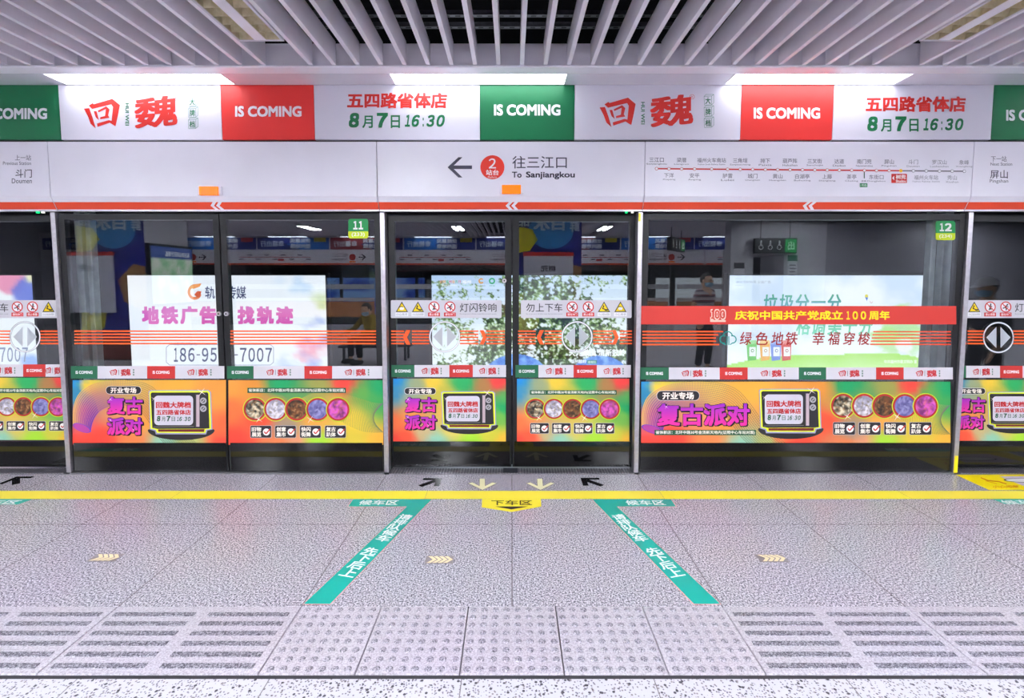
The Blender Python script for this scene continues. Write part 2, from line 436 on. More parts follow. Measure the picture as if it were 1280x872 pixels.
# ------------------------------------------------------------------ what hangs in the dark void
def strut(py, z, name_label):
    Y = on_z(640, py, z)[1]
    t = thing('strut_channel', name_label, 'strut', (0, Y, z))
    m = MB(); m.box(-5, 5, Y - .02, Y + .02, z, z + .004); m.box(-5, 5, Y - .02, Y - .017, z, z + .03); m.box(-5, 5, Y + .017, Y + .02, z, z + .03)
    m.build('channel', DARKSTEEL, t)
    m = MB()
    for i in range(-60, 61): m.box(i * .075 - .018, i * .075 + .018, Y - .007, Y + .007, z - .001, z - .0002)
    m.build('slot', mat('slot_black', (10, 10, 12), .9), t)
    m = MB()
    for x in (-3.6, -1.1, 1.4, 3.9): m.tube([(x, Y, z + .01), (x, Y, 3.99)], .006, n=6)
    m.build('hanger_rod', DARKSTEEL, t)
strut(20, 3.32, 'perforated steel strut crossing the dark void above the slats, nearer one')
strut(34.5, 3.32, 'perforated steel strut crossing the void just above the white band')
t = thing('ventilation_duct', 'dark sheet metal duct running deep in the ceiling void', 'duct', (0, 2.2, 3.6))
m = MB(); m.box(-6, 6, 1.9, 2.5, 3.55, 3.9); m.build('duct_body', noisy('duct_metal', (34, 33, 37), (46, 45, 50), 4, .6), t)
m = MB()
for i in range(-5, 6): m.box(i * 1.1 - .02, i * 1.1 + .02, 1.88, 2.52, 3.53, 3.92)
m.build('flange', noisy('flange_metal', (44, 43, 48), (54, 53, 58), 4, .6), t)
m = MB(); pts = []
for i in range(16):
    a = i / 15; pts.append((-.25 + .15 * math.sin(a * 3.0), 2.2 + 1.15 * a, 3.5 - .28 * math.sin(a * math.pi) + .1 * a))
m.tube(pts, .011); tag(m.build('hanging_cable', mat('grey_cable', (96, 94, 98), .6)), 'loose grey cable sagging in the dark void above the slats', 'cable')

# ================================================================== BANNER ROW
YA = 3.752
SB = Surf('y', YA - .004, .0006)
RED, GREEN = (214, 47, 42), (10, 104, 62)
LG, LR = (16, 112, 66), (205, 42, 34)
def logo_hui(S, mb, x0, y0, x1, y1, c, l=2):
    P = lambda q: [(x0 + (a - 42) / 358 * (x1 - x0), y0 + (b - 118) / 292 * (y1 - y0)) for a, b in q]
    for n_, q in enumerate(([(42, 215), (95, 210), (128, 300), (160, 410), (110, 365), (82, 290)],
              [(90, 185), (130, 160), (140, 172), (325, 118), (400, 180), (330, 196), (315, 172), (125, 218)],
              [(325, 140), (400, 180), (385, 260), (357, 388), (318, 336), (332, 195)],
              [(172, 362), (290, 328), (320, 335), (357, 390), (300, 354), (178, 394)],
              [(140, 240), (168, 240), (192, 330), (160, 300)],
              [(180, 235), (265, 192), (297, 222), (268, 226), (258, 220), (190, 250)],
              [(262, 215), (297, 222), (283, 282), (297, 305), (252, 290)],
              [(205, 300), (262, 284), (297, 305), (205, 320)])):
        S.poly(mb, P(q), c, l + n_ * .08)
def logo_wei(S, mb, x0, y0, x1, y1, c, l=2):
    V, F = glyphs('魏')
    a0 = min(v[0] for v in V); a1 = max(v[0] for v in V); b0 = min(v[1] for v in V); b1 = max(v[1] for v in V); B = .024
    for q, (dx, dy) in enumerate([(i * B, j * B) for i in (-1, -.4, .4, 1) for j in (-1, 0, 1)]):
        P = []
        for x, y in V:
            fu = (x + dx - a0 + B) / (a1 - a0 + 2 * B); fv = (y + dy - b0 + B) / (b1 - b0 + 2 * B)
            fv2 = fv * .86 + .14 * fu if fu > .5 else fv * .86 + .14 * (.5 - (.5 - fu) * .6)
            P.append(S.px(x0 + (x1 - x0) * fu, y1 + (y0 - y1) * fv2, l + q * .06))
        mb.mesh(P, F, c)
def banner_piece(x0, x1, base, label, cat='banner'):
    X0 = on_y(x0, 140, YA)[0] if x0 > -50 else -8.0; X1 = on_y(x1, 140, YA)[0] if x1 < 1330 else 8.0
    t = thing('banner_panel', label, cat, ((X0 + X1) / 2, YA, 2.536), None)
    m = MB(); m.box(X0 + .002, X1 - .002, YA - .004, YA + .02, 2.536, 2.928, None, base); m.build('backing_board', PRINT, t)
    return t
def logo_block(t, ox, oy):
    """one restaurant logo: two large red characters with small green side lettering"""
    m = MB(); logo_hui(SB, m, ox + 105, oy + 123.5, ox + 150, oy + 160.5, LR); m.build('logo_character', PRINT, t)
    m = MB(); logo_wei(SB, m, ox + 168, oy + 118, ox + 222, oy + 162, LR); m.build('logo_character', PRINT, t)
    m = MB(); SB.text(m, 'HUI WEI', ox + 156.8, oy + 129, ox + 161.4, oy + 157, LG, 2, .02, rot=90)
    SB.ring(m, ox + 220.5, oy + 122.5, 2.6, 3.1, (205, 80, 80), 2, 20); SB.text(m, 'R', ox + 219.4, oy + 121.2, ox + 221.7, oy + 124, (205, 80, 80), 2); m.build('lettering', PRINT, t)
    m = MB()
    for i, ch in enumerate('大牌档'):
        y = oy + 119.5 + 14 * i
        x0, x1 = ox + 234, ox + 247
        for a, b_ in (((x0 + 1.5, y + 2.5), (x1 - 2, y + 2)), ((x1 - 2, y + 2), (x1 - 2.2, y + 13)), ((x1 - 2.2, y + 13), (x0 + 2, y + 13.4)), ((x0 + 2, y + 13.4), (x0 + 1.5, y + 2.5)),
                      ((x0 + 1.5, y + 2.5), (x0 + 4, y)), ((x0 + 4, y), (x1 + .6, y)), ((x1 + .6, y), (x1 - 2, y + 2)), ((x1 + .6, y), (x1 + .6, y + 10.5)), ((x1 + .6, y + 10.5), (x1 - 2.2, y + 13))):
            SB.line(m, [a, b_], .45, (110, 150, 130), 2)
        SB.text(m, ch, x0 + 3, y + 3.6, x1 - 3.2, y + 12, LG, 2, .015)
    m.build('tile_lettering', PRINT, t)
def date_block(t, ox, oy):
    m = MB(); SB.text(m, '五四路省体店', ox + 434, oy + 116, ox + 559, oy + 135.3, LR, 2, .034); m.build('lettering', PRINT, t)
    m = MB()
    SB.text(m, '８', ox + 436, oy + 141, ox + 449, oy + 159.5, LG, 2, .05, .12); SB.text(m, '月', ox + 453, oy + 144.5, ox + 466, oy + 160, LG, 2, .02)
    SB.text(m, '７', ox + 471, oy + 141, ox + 485, oy + 159.5, LG, 2, .05, .12); SB.text(m, '日', ox + 488.5, oy + 144, ox + 500, oy + 160, LG, 2, .02)
    digits(SB, m, '16:30', ox + 506, oy + 143.5, ox + 556, oy + 158.5, LG, 2, .036, .22, .22); m.build('date_lettering', PRINT, t)
def coming(t, x0, y0, x1, y1):
    m = MB(); SB.text(m, 'IS COMING', x0, y0, x1, y1, (245, 243, 248), 2, .036); m.build('lettering', PRINT, t)
WB = (224, 221, 232)
t = banner_piece(-60, 75, GREEN, 'dark green banner square at the left edge of the row, ending in COMING'); coming(t, -24, 135, 59, 149)
t = banner_piece(75, 277, WB, 'white banner with red two-character logo, left of the first red square'); logo_block(t, 0, 0)
t = banner_piece(277, 393, RED, 'red IS COMING banner square at the left, above the blank white header'); coming(t, 294, 132.5, 377, 146)
t = banner_piece(393, 600, WB, 'white banner with red address and green date, between left red and green squares'); date_block(t, 0, 0)
t = banner_piece(600, 718, GREEN, 'green IS COMING banner square above the centre doors'); coming(t, 617.5, 130.5, 700.5, 144.5)
t = banner_piece(718, 926, WB, 'white banner with red two-character logo, right of the centre green square'); logo_block(t, 644.5, -1.5)
t = banner_piece(926, 1041, RED, 'red IS COMING banner square at the right, above the route map'); coming(t, 942, 134.5, 1025, 148.5)
t = banner_piece(1041, 1240, WB, 'white banner with red address and green date, right of the right red square'); date_block(t, 648, 4.5)
t = banner_piece(1240, 1340, GREEN, 'dark green banner square cut off by the right edge of the row'); coming(t, 1257.5, 137, 1340, 151)
tr = MB(); tr.box(-RX, RX, 3.774, 3.789, 2.012, 2.95); struct('wall_front', tr, noisy('backing_grey', (70, 68, 74), (80, 78, 84), 4, .7))

# ================================================================== HEADER PANELS OVER THE DOORS
YH = 3.70
SH = Surf('y', YH, .0007)
def bevel_pt(z):  # the lower edge slopes back
    return YH if z >= 2.115 else YH + (2.115 - z) / (2.115 - 2.02) * .05
INK = (62, 58, 76)
def header(x0, x1, label):
    X0 = on_y(x0, 210, YH)[0] if x0 > -50 else -8.0; X1 = on_y(x1, 210, YH)[0] if x1 < 1330 else 8.0
    t = thing('header_panel', label, 'header panel', ((X0 + X1) / 2, YH, 2.02))
    m = MB(); m.prism_x([(YH, 2.508), (YH, 2.115), (YH + .05, 2.02), (3.753, 2.02), (3.753, 2.508)], X0 + .0025, X1 - .0025); m.build('cover', WHITE, t, bevel=.002)
    z0, z1 = 2.026, 2.076
    m = MB(); V = [(X0 + .0025, bevel_pt(z0) - .001, z0), (X1 - .0025, bevel_pt(z0) - .001, z0), (X1 - .0025, bevel_pt(z1) - .001, z1), (X0 + .0025, bevel_pt(z1) - .001, z1)]
    m.mesh(V, [(0, 1, 2, 3)], (222, 66, 30)); m.build('orange_stripe', PRINT, t)
    m = MB(); m.box(X0 + .003, X1 - .003, bevel_pt(2.02) - .004, 3.77, 2.012, 2.0205); m.build('lower_edge', STEEL, t)
    return t
def chevron(t, px):
    m = MB()
    for k in (0, 1):
        for s in (-1, 1):
            P = []
            X = on_y(px, 258, 3.73)[0] + k * .042; zc = 2.051; h = .031
            for dx, dz in ((0, 0), (.026, 0), (.058, s * h), (.032, s * h)):
                z = zc + dz; P.append((X + dx, bevel_pt(z) - .0025, z))
            m.face(P, (240, 238, 246))
    m.build('chevron_mark', PRINT, t)
def lamp(t, x0, x1, y):
    X0 = on_y(x0, y, YH)[0]; X1 = on_y(x1, y, YH)[0]; z = on_y(640, y, YH)[1]
    r = MB(); r.box(X0 - .018, X1 + .018, YH - .022, YH + .002, z - .028, z + .036); base = r.build('lamp_holder', WHITE, t, bevel=.004)
    m = MB(); m.box(X0, X1, YH - .034, YH - .01, z - .031, z + .033); m.build('lamp_lens', mat('orange_lens', (255, 132, 0), .25, emit=(255, 120, 0), estr=.28), base, bevel=.004)
t1 = header(-60, 61, 'white header panel at the left edge reading Previous Station Doumen')
m = MB(); G1 = (96, 92, 110)
SH.text(m, '上一站', 19, 193.5, 39, 200.5, G1); SH.text(m, 'Previous Station', 4, 201.8, 39, 206.2, G1)
SH.text(m, '斗门', 19.5, 211.5, 40, 222, INK, 2, .006); SH.text(m, 'Doumen', 15, 223, 40, 229, INK); m.build('lettering', PRINT, t1)
t2 = header(61, 471, 'blank white header panel with an orange lamp, left of the arrow sign'); lamp(t2, 252, 275.5, 239.5); chevron(t2, 263)
t3 = header(471, 806, 'white header panel with black arrow and red disc pointing To Sanjiangkou'); lamp(t3, 627.5, 651, 237.6); chevron(t3, 632)
m = MB(); SH.poly(m, [(559.5, 209), (573, 196.5), (578, 196.5), (567.2, 206.8), (590, 206.8), (590, 211.2), (567.2, 211.2), (578, 221.8), (573, 221.8)], (58, 56, 74), 2); m.build('arrow', PRINT, t3)
m = MB(); SH.ell(m, 615.5, 209, 15, 15, (226, 52, 36), 2, 40); d = m.build('platform_disc', PRINT, t3)
m = MB(); SH.text(m, '２', 611, 198, 620, 210.5, (250, 245, 248), 3, .012); SH.text(m, '站台', 607.5, 212, 623.5, 219, (250, 245, 248), 3, .02); SH.text(m, 'Platform', 610, 220, 621, 222.6, (250, 245, 248), 3); m.build('lettering', PRINT, d)
m = MB(); SH.text(m, '往三江口', 640.5, 195, 708.5, 210.5, INK, 2, .004); SH.text(m, 'To', 640, 214.6, 652, 222, (44, 40, 58), 2, .02); SH.text(m, 'Sanjiangkou', 657.5, 214.4, 718.5, 224, (44, 40, 58), 2, .026); m.build('lettering', PRINT, t3)
t4 = header(806, 1216, 'white header panel carrying the red and grey metro route map'); chevron(t4, 1003.5)
ST = [60, 105, 151, 198, 260, 318, 364, 409, 455, 500, 545, 590, 635, 680, 724, 769, 815, 859, 905, 948, 993, 1040, 1088, 1134, 1178]
NM = [('三江口', 'Sanjiangkou'), ('下洋', 'Xiayang'), ('梁厝', 'Liangcuo'), ('安平', 'Anping'), ('福州火车南站', 'Fuzhou South Railway Station'), ('胪雷', 'Lulei'), ('三角埕', 'Sanjiaocheng'), ('城门', 'Chengmen'), ('排下', 'Paixia'), ('黄山', 'Huangshan'), ('葫芦阵', 'Huluzhen'), ('白湖亭', 'Baihuting'), ('三叉街', 'Sanchajie'), ('上藤', 'Shangteng'), ('达道', 'Dadao'), ('茶亭', 'Chating'), ('南门兜', 'Nanmendou'), ('东街口', 'Dongjiekou'), ('屏山', 'Pingshan'), ('树兜', 'Shudou'), ('斗门', 'Doumen'), ('福州火车站', 'Fuzhou Railway Station'), ('罗汉山', 'Luohanshan'), ('秀山', 'Xiushan'), ('象峰', 'Xiangfeng')]
sx = lambda a: 800 + a / 2.909
sy = lambda a: 210.8 + 3.2 * (a - 60) / 1118
m = MB(); SH.line(m, [(sx(60), sy(60)), (sx(948), sy(948))], 1.7, (206, 44, 36), 2); SH.line(m, [(sx(948), sy(948)), (sx(1178), sy(1178))], 1.5, (120, 116, 126), 2)
SH.line(m, [(sx(815), sy(815)), (sx(815), sy(815) + 10)], 1.3, (60, 100, 70), 2); m.build('route_line', PRINT, t4)
for i, a in enumerate(ST):
    m = MB(); cur = i == 19
    SH.ell(m, sx(a), sy(a), 2.1, 2.1, (250, 200, 0) if cur else ((190, 60, 55) if i < 19 else (120, 116, 126)), 3, 20)
    if not cur: SH.ell(m, sx(a), sy(a), 1.6, 1.6, (244, 242, 248), 4, 20)
    m.build('station_dot', PRINT, t4)
m = MB()
for i, (zh, en) in enumerate(NM):
    x, y = sx(ST[i]), sy(ST[i]); w = 3.0 * len(zh); we = min(max(1.15 * len(en), 8), 12.8 if len(en) < 18 else 17)
    c = INK if i == 0 else ((104, 98, 116) if i < 19 else (150, 146, 158))
    if i == 19: continue
    if i % 2 == 0: SH.text(m, zh, x - w, y - 14, x + w, y - 8.2, c, 2, .004); SH.text(m, en, x - we, y - 7, x + we, y - 4.6, c)
    else: SH.text(m, zh, x - w, y + 5.2, x + w, y + 11, c, 2, .004); SH.text(m, en, x - we, y + 12.2, x + we, y + 14.6, c)
m.build('lettering', PRINT, t4)
m = MB(); SH.round(m, 1114, 217.2, 1133.5, 228.6, .8, (206, 40, 32), 2); SH.poly(m, [(1115, 222.5), (1117.5, 219.5), (1117.5, 225.5)], (250, 250, 250), 3)
SH.text(m, '树兜', 1119.5, 218.2, 1132, 223.8, (250, 250, 250), 3, .02); SH.text(m, 'Shudou', 1119.5, 224.6, 1132, 227.8, (250, 250, 250), 3, .02); m.build('current_station_flag', PRINT, t4)
m = MB(); SH.rect(m, 1074.5, 229, 1084, 233.8, (20, 120, 70), 2); SH.text(m, '1号线', 1075.5, 229.8, 1083, 233, (240, 250, 240), 3); SH.text(m, '换乘', 1076.5, 225, 1082.5, 227.6, (120, 110, 120), 3); m.build('interchange_flag', PRINT, t4)
t5 = header(1216, 1340, 'white header panel at the right edge reading Next Station Pingshan')
m = MB(); SH.text(m, '下一站', 1238.5, 195, 1258, 202, G1); SH.text(m, 'Next Station', 1238, 203, 1265, 207, G1)
SH.text(m, '屏山', 1237.5, 212.5, 1259.5, 223, INK, 2, .006); SH.text(m, 'Pingshan', 1237, 224, 1260, 229.5, INK); m.build('lettering', PRINT, t5)
for px, c in ((783, (0, 255, 130)), (790.5, (225, 225, 215)), (47, (0, 255, 130)), (53.5, (225, 225, 215))):
    X, Z = on_y(px, 266.5, 3.745)
    m = MB(); m.box(X - .008, X + .008, 3.74, 3.755, 1.999, 2.011)
    m.build('status_light', mat('status_%d' % c[0], c, .3, emit=c, estr=.9), t3 if px > 600 else t1)

# ================================================================== POSTS
def post(x, label):
    t = thing('door_post', label, 'post', (x, 3.79, 0))
    m = MB(); m.box(x - .018, x + .018, 3.768, 3.846, .004, 2.01); m.build('post_body', STEEL, t, bevel=.003)
    if 3 < x < 4: m = MB(); m.box(x - .0135, x + .0135, 3.7665, 3.768, .0, .14); m.build('base_yellow', mat('plain_yellow', (250, 226, 20), .4), t)  # plain yellow strip over the lower front of one post
    m = MB(); m.box(x - .02, x + .02, 3.766, 3.905, 0, .006); m.build('foot_plate', DARKSTEEL, t)
    return t
post(-3.452, 'steel door post between the left edge door and the swirl poster screen')
post(-.976, 'steel door post left of the centre double doors')
p3 = post(.966, 'steel door post right of the centre double doors, with yellow tag at its head')
m = MB(); m.box(.951, .966, 3.764, 3.7675, 1.94, 2.0); m.build('yellow_tag', mat('plain_yellow', (250, 226, 20), .4), p3)
post(3.452, 'steel door post right of the red slogan banner, yellow at its foot')
post(-5.4, 'steel door post beyond the left edge of the picture'); post(5.4, 'steel door post beyond the right edge of the picture')

# ================================================================== DECAL KITS FOR THE SCREENS
LGT = (208, 205, 213)
def warning_triangle(S, x, y, kind, parent):
    m = MB(); S.poly(m, [(x, y - 6.8), (x + 7.6, y + 6.3), (x - 7.6, y + 6.3)], (30, 28, 20), 3); S.poly(m, [(x, y - 4.8), (x + 5.9, y + 5.3), (x - 5.9, y + 5.3)], (250, 214, 0), 4)
    if kind == 0:
        S.round(m, x - 2.6, y + .4, x + 2.4, y + 3.6, 1.2, (235, 235, 250), 5); S.line(m, [(x - 2.8, y + .2), (x - .8, y - .8), (x + 1.8, y + .2)], .8, (30, 28, 20), 5)
    else:
        S.ell(m, x - .6, y - 1.2, .9, .9, (30, 28, 20), 5, 10); S.line(m, [(x - .5, y - .5), (x - 2, y + 2), (x + .6, y + 2.6), (x + 1.8, y + 4.2)], 1.3, (30, 28, 20), 5); S.rect(m, x + 1.2, y + 2.8, x + 4.6, y + 4.6, (30, 28, 20), 5)
    S.rect(m, x - 8, y + 7, x + 8, y + 11.6, (236, 235, 240), 3)
    S.text(m, '小心夹手' if kind == 0 else '小心站台间隙', x - 7, y + 7.8, x + 7, y + 10.8, (130, 126, 136), 4)
    m.build('warning_triangle', PRINT, parent)
def ban_circle(S, x, y, kind, parent):
    m = MB(); S.ell(m, x, y, 5.9, 5.9, (244, 242, 246), 3, 30); R_ = (206, 40, 38)
    K = (28, 26, 30)
    if kind == 0:
        S.ell(m, x + .6, y - 3.4, 1, 1, K, 4, 12); S.line(m, [(x + .4, y - 2.4), (x, y + .6), (x - 1.4, y + 4)], 1.4, K, 4); S.line(m, [(x, y + .6), (x + 1.4, y + 4)], 1.1, K, 4); S.line(m, [(x - 1.8, y - .4), (x + .4, y - 1.6), (x + 2.4, y - .2)], .9, K, 4)
    else:
        S.ell(m, x + 2.2, y - 2.8, 1, 1, K, 4, 12); S.line(m, [(x + 1.4, y - 2), (x - .8, y + .4), (x + 1, y + 2), (x + .4, y + 4.2)], 1.4, K, 4); S.line(m, [(x - .8, y + .6), (x - 3.8, y + 1.8)], 1.2, K, 4); S.line(m, [(x + 3.4, y + .4), (x + .4, y - 1), (x - 2.8, y - 1.6)], .9, K, 4)
    S.ring(m, x, y, 5.6, 6.9, R_, 5, 36); S.line(m, [(x - 4.4, y - 4.4), (x + 4.4, y + 4.4)], 1.1, R_, 5)
    S.rect(m, x - 7.4, y + 7, x + 7.4, y + 11.8, R_, 3); S.text(m, '禁止倚靠' if kind == 0 else '请勿冲门', x - 6, y + 7.8, x + 6, y + 11, (250, 240, 242), 4, .01)
    m.build('prohibition_sign', PRINT, parent)
def label_strip(S, t, x0, x1, icons, txt, y0=375, y1=397.3):
    m = MB(); S.round(m, x0, y0, x1, y1, 1.6, LGT, 1); p = m.build('warning_label', PRINT, t)
    for kind, which, x in icons:
        (warning_triangle if kind == 't' else ban_circle)(S, x, (y0 + y1) / 2 - 2.7, which, p)
    if txt:
        m = MB(); S.text(m, txt[0], txt[1], 378.8, txt[2], 389.6, (40, 38, 46), 3, .004)
        S.text(m, 'Do not get on or off when lamps flash and alarm sounds', txt[1], 391.4, txt[2], 393.2, (120, 116, 128), 3); m.build('lettering', PRINT, p)
DEC = printed('door_decal', .5)
def door_symbol(S, t, x, y, r=19.3):
    m = MB(); S.ring(m, x, y, r - 1.5, r, (226, 228, 234), 1, 56); S.ring(m, x, y, r, r + .35, (110, 120, 130), 1, 56); S.ring(m, x, y, r - 1.85, r - 1.5, (110, 120, 130), 1, 56); ring = m.build('door_symbol', DEC, t)
    for q in (-1, 1):
        m = MB(); S.poly(m, [(x + q * 14.4, y), (x + q * 3, y - 12.2), (x + q * 3, y + 12.2)], (178, 184, 192), 1); S.poly(m, [(x + q * 15, y), (x + q * 2.6, y - 13.1), (x + q * 2.6, y + 13.1)], (214, 218, 226), .6); m.build('arrow', DEC, ring)
SY = [413.7, 417.6, 421.4, 425.3, 429.2]
def film_lines(S, t, segs, w=1.75):
    for x0, x1 in segs:
        m = MB()
        for y in SY: S.line(m, [(x0, y), (x1, y)], w, (255, 92, 24), 1)
        m.build('orange_stripe_film', PRINT, t)
def film_chevron(S, t, x0, x1, d):
    """d=-1 points left"""
    m = MB(); ym, h = 421.4, 8.9; w = (x1 - x0) * .55
    a, b = (x0, x1) if d < 0 else (x1, x0); q = w if d < 0 else -w
    for s in (-1, 1): S.poly(m, [(a, ym), (a + q, ym), (b, ym + s * h), (b - q, ym + s * h)], (255, 88, 22), 1)
    m.build('chevron_film', PRINT, t)
def brand_strip(S, t, x0, x1, y0, y1, cuts, seq):
    """cuts: pixel borders; seq: g, w or r for each piece"""
    m = MB(); C = {'g': (24, 98, 66), 'w': (210, 206, 214), 'r': (196, 46, 42)}
    for i, k in enumerate(seq): S.rect(m, cuts[i], y0, cuts[i + 1], y1, C[k], 1)
    p = m.build('brand_strip', PRINT, t); h = y1 - y0; n = 0
    for i, k in enumerate(seq):
        a, b = cuts[i], cuts[i + 1]; c = (a + b) / 2
        if k == 'w':
            if b - a < 20: continue
            full = (b - a) > 45; c = c if full else (a + b) / 2
            m = MB(); yy = (y0 + y1) / 2
            sc_ = min(1.0, (b - a) / 62)
            sc_ = max(sc_, .82)
            logo_hui(S, m, c - 16 * sc_, yy - 4.2, c - 6.4 * sc_, yy + 4.2, (190, 30, 36)); logo_wei(S, m, c - 2 * sc_, yy - 5, c + 10.5 * sc_, yy + 5, (190, 30, 36))
            S.rect(m, c - 4.8 * sc_, yy - 3.4, c - 4.1 * sc_, yy + 3.4, (120, 120, 124), 2)
            for q in (-3, 0, 3): S.rect(m, c + 13.3 * sc_, yy + q - 1, c + 15 * sc_, yy + q + 1, (96, 124, 112), 2)
            m.build('logo', PRINT, p)
        else:
            if b - a < 16: continue
            m = MB(); hw = min(10.5, (b - a) * .34); S.text(m, 'IS COMING', c - hw, (y0 + y1) / 2 - 1.9, c + hw, (y0 + y1) / 2 + 1.9, (246, 244, 248), 2, .03); m.build('lettering', PRINT, p)
# ---- poster artwork
BLU, TEA, LIM = (0, 134, 208), (140, 196, 172), (160, 212, 50)
ORA, YEL, GRE, REDP = (232, 150, 58), (232, 196, 56), (8, 154, 92), (240, 66, 50)
FIELDS = {
 1: [(0, 0, BLU), (.03, .2, (40, 130, 170)), (.1, .1, YEL), (.35, .15, (220, 180, 80)), (.65, .1, (230, 168, 56)), (.95, .2, (228, 150, 60)), (.02, .6, (200, 90, 110)), (.3, .5, (215, 140, 90)), (0, 1, REDP), (.18, .92, REDP), (.4, .98, (235, 130, 70)), (.6, 1, TEA), (.75, .95, (180, 190, 110)), (1, 1, REDP), (1, .75, (235, 100, 56)), (.5, .6, ORA)],
 2: [(0, .1, ORA), (0, .45, (236, 110, 56)), (.05, .95, REDP), (.2, .62, (236, 80, 50)), (.15, .1, (220, 140, 50)), (.34, .06, GRE), (.45, .25, (90, 150, 80)), (.3, .4, (200, 140, 70)), (.6, .1, (150, 150, 70)), (.74, .06, (236, 66, 56)), (.86, .2, (90, 160, 70)), (.98, .12, GRE), (.97, .32, (60, 160, 80)), (.8, .6, YEL), (.55, .6, (230, 160, 66)), (.37, .75, (160, 140, 120)), (.44, .95, (225, 150, 110)), (.56, .95, LIM), (.33, 1, (225, 120, 70)), (.8, .98, (215, 190, 60)), (1, .98, (236, 170, 56)), (.7, .4, (220, 170, 70))],
 3: [(0, 0, BLU), (.04, .25, (60, 140, 180)), (.12, .3, (150, 160, 130)), (.22, .1, (150, 160, 120)), (.16, .55, (226, 140, 66)), (0, .7, (236, 110, 60)), (0, 1, REDP), (.12, .92, (238, 84, 54)), (.34, .06, YEL), (.45, .25, (190, 180, 60)), (.63, .06, (30, 166, 90)), (.8, .1, (170, 120, 66)), (.93, .05, (238, 60, 60)), (1, .3, (80, 160, 80)), (1, .45, GRE), (.93, .6, (110, 176, 70)), (.38, .98, TEA), (.26, .85, (190, 170, 120)), (.52, .8, (210, 190, 90)), (.7, .97, LIM), (.85, .9, (200, 196, 60)), (1, 1, (236, 176, 50)), (.5, .5, (225, 170, 70))],
}
FIELDS[4] = [(u * .55, v, c) for u, v, c in FIELDS[1] if u < .97] + [(.5 + u * .5, v, c) for u, v, c in FIELDS[2] if u > .05] + [(.5, .95, REDP), (.45, .9, (235, 110, 60))]
FIELDS[5] = [(u * .9 - .0, v, c) for u, v, c in FIELDS[3]]
def starburst(S, m, x, y, r, l=8):
    for a in (35, 125): 
        dx, dy = math.cos(math.radians(a)) * r, math.sin(math.radians(a)) * r
        S.poly(m, [(x - dx, y - dy), (x + dy * .06, y - dx * .06), (x + dx, y + dy), (x - dy * .06, y + dx * .06)], (255, 235, 230), l)
def television(S, parent, x0, y0, x1, y1, l=3):
    kx, ky = (x1 - x0) / 695, (y1 - y0) / 540
    X = lambda a: x0 + (a - 400) * kx
    Yy = lambda a: y0 + (a - 145) * ky
    P = lambda pts: [(X(a), Yy(b)) for a, b in pts]
    m = MB(); S.poly(m, [(X(745 + 350 * math.cos(t)), Yy(575 + (108 if math.sin(t) > 0 else 30) * math.sin(t))) for t in [k * math.pi / 20 for k in range(40)]], (34, 30, 36), l)
    S.poly(m, P([(404, 160), (430, 148), (1030, 146), (1058, 170), (1072, 570), (1020, 580), (1005, 622), (480, 620), (470, 585), (418, 570)]), (150, 150, 190), l + 1)
    S.poly(m, P([(414, 172), (432, 158), (1026, 156), (1046, 176), (1060, 562), (1004, 570), (998, 606), (492, 604), (480, 572), (428, 560)]), (226, 240, 30), l + 2)
    S.poly(m, P([(428, 186), (440, 174), (1018, 172), (1030, 184), (1042, 556), (992, 560), (500, 562), (444, 552)]), (34, 32, 36), l + 3)
    S.poly(m, P([(504, 566), (990, 564), (986, 594), (506, 592)]), (110, 24, 26), l + 3)
    S.round(m, X(465), Yy(207), X(872), Yy(522), 40 * kx, (206, 202, 216), l + 4)
    S.rect(m, X(905), Yy(198), X(938), Yy(538), (190, 170, 180), l + 4); S.rect(m, X(895), Yy(190), X(903), Yy(545), (70, 66, 72), l + 4)
    for q in (262, 345):
        S.ell(m, X(978), Yy(q), 35 * kx, 35 * ky, (170, 166, 174), l + 4, 20); S.ell(m, X(978), Yy(q), 20 * kx, 20 * ky, (96, 92, 98), l + 5, 16); S.line(m, [(X(966), Yy(q + 12)), (X(990), Yy(q - 12))], 5 * kx, (225, 222, 228), l + 6)
    S.line(m, [(X(455), Yy(542)), (X(880), Yy(536))], 6 * ky, (120, 118, 124), l + 4)
    p = m.build('television_picture', PRINT, parent)
    m = MB(); Rr = (190, 28, 34); Gg = (20, 84, 60)
    S.text(m, '回魏大牌档', X(484), Yy(272), X(850), Yy(340), Rr, l + 6, .034); S.text(m, '五四路省体店', X(488), Yy(356), X(850), Yy(412), Rr, l + 6, .03)
    S.text(m, '８', X(494), Yy(424), X(530), Yy(480), Gg, l + 6, .045, .1); S.text(m, '月', X(544), Yy(432), X(580), Yy(480), Gg, l + 6, .01); S.text(m, '７', X(596), Yy(424), X(636), Yy(480), Gg, l + 6, .045, .1); S.text(m, '日', X(648), Yy(432), X(684), Yy(480), Gg, l + 6, .01); digits(S, m, '16:30', X(704), Yy(432), X(846), Yy(478), Gg, l + 6, .03, .2, .25)
    starburst(S, m, X(962), Yy(170), 60 * kx, l + 7); starburst(S, m, X(460), Yy(240), 30 * kx, l + 7)
    m.build('lettering', PRINT, p)
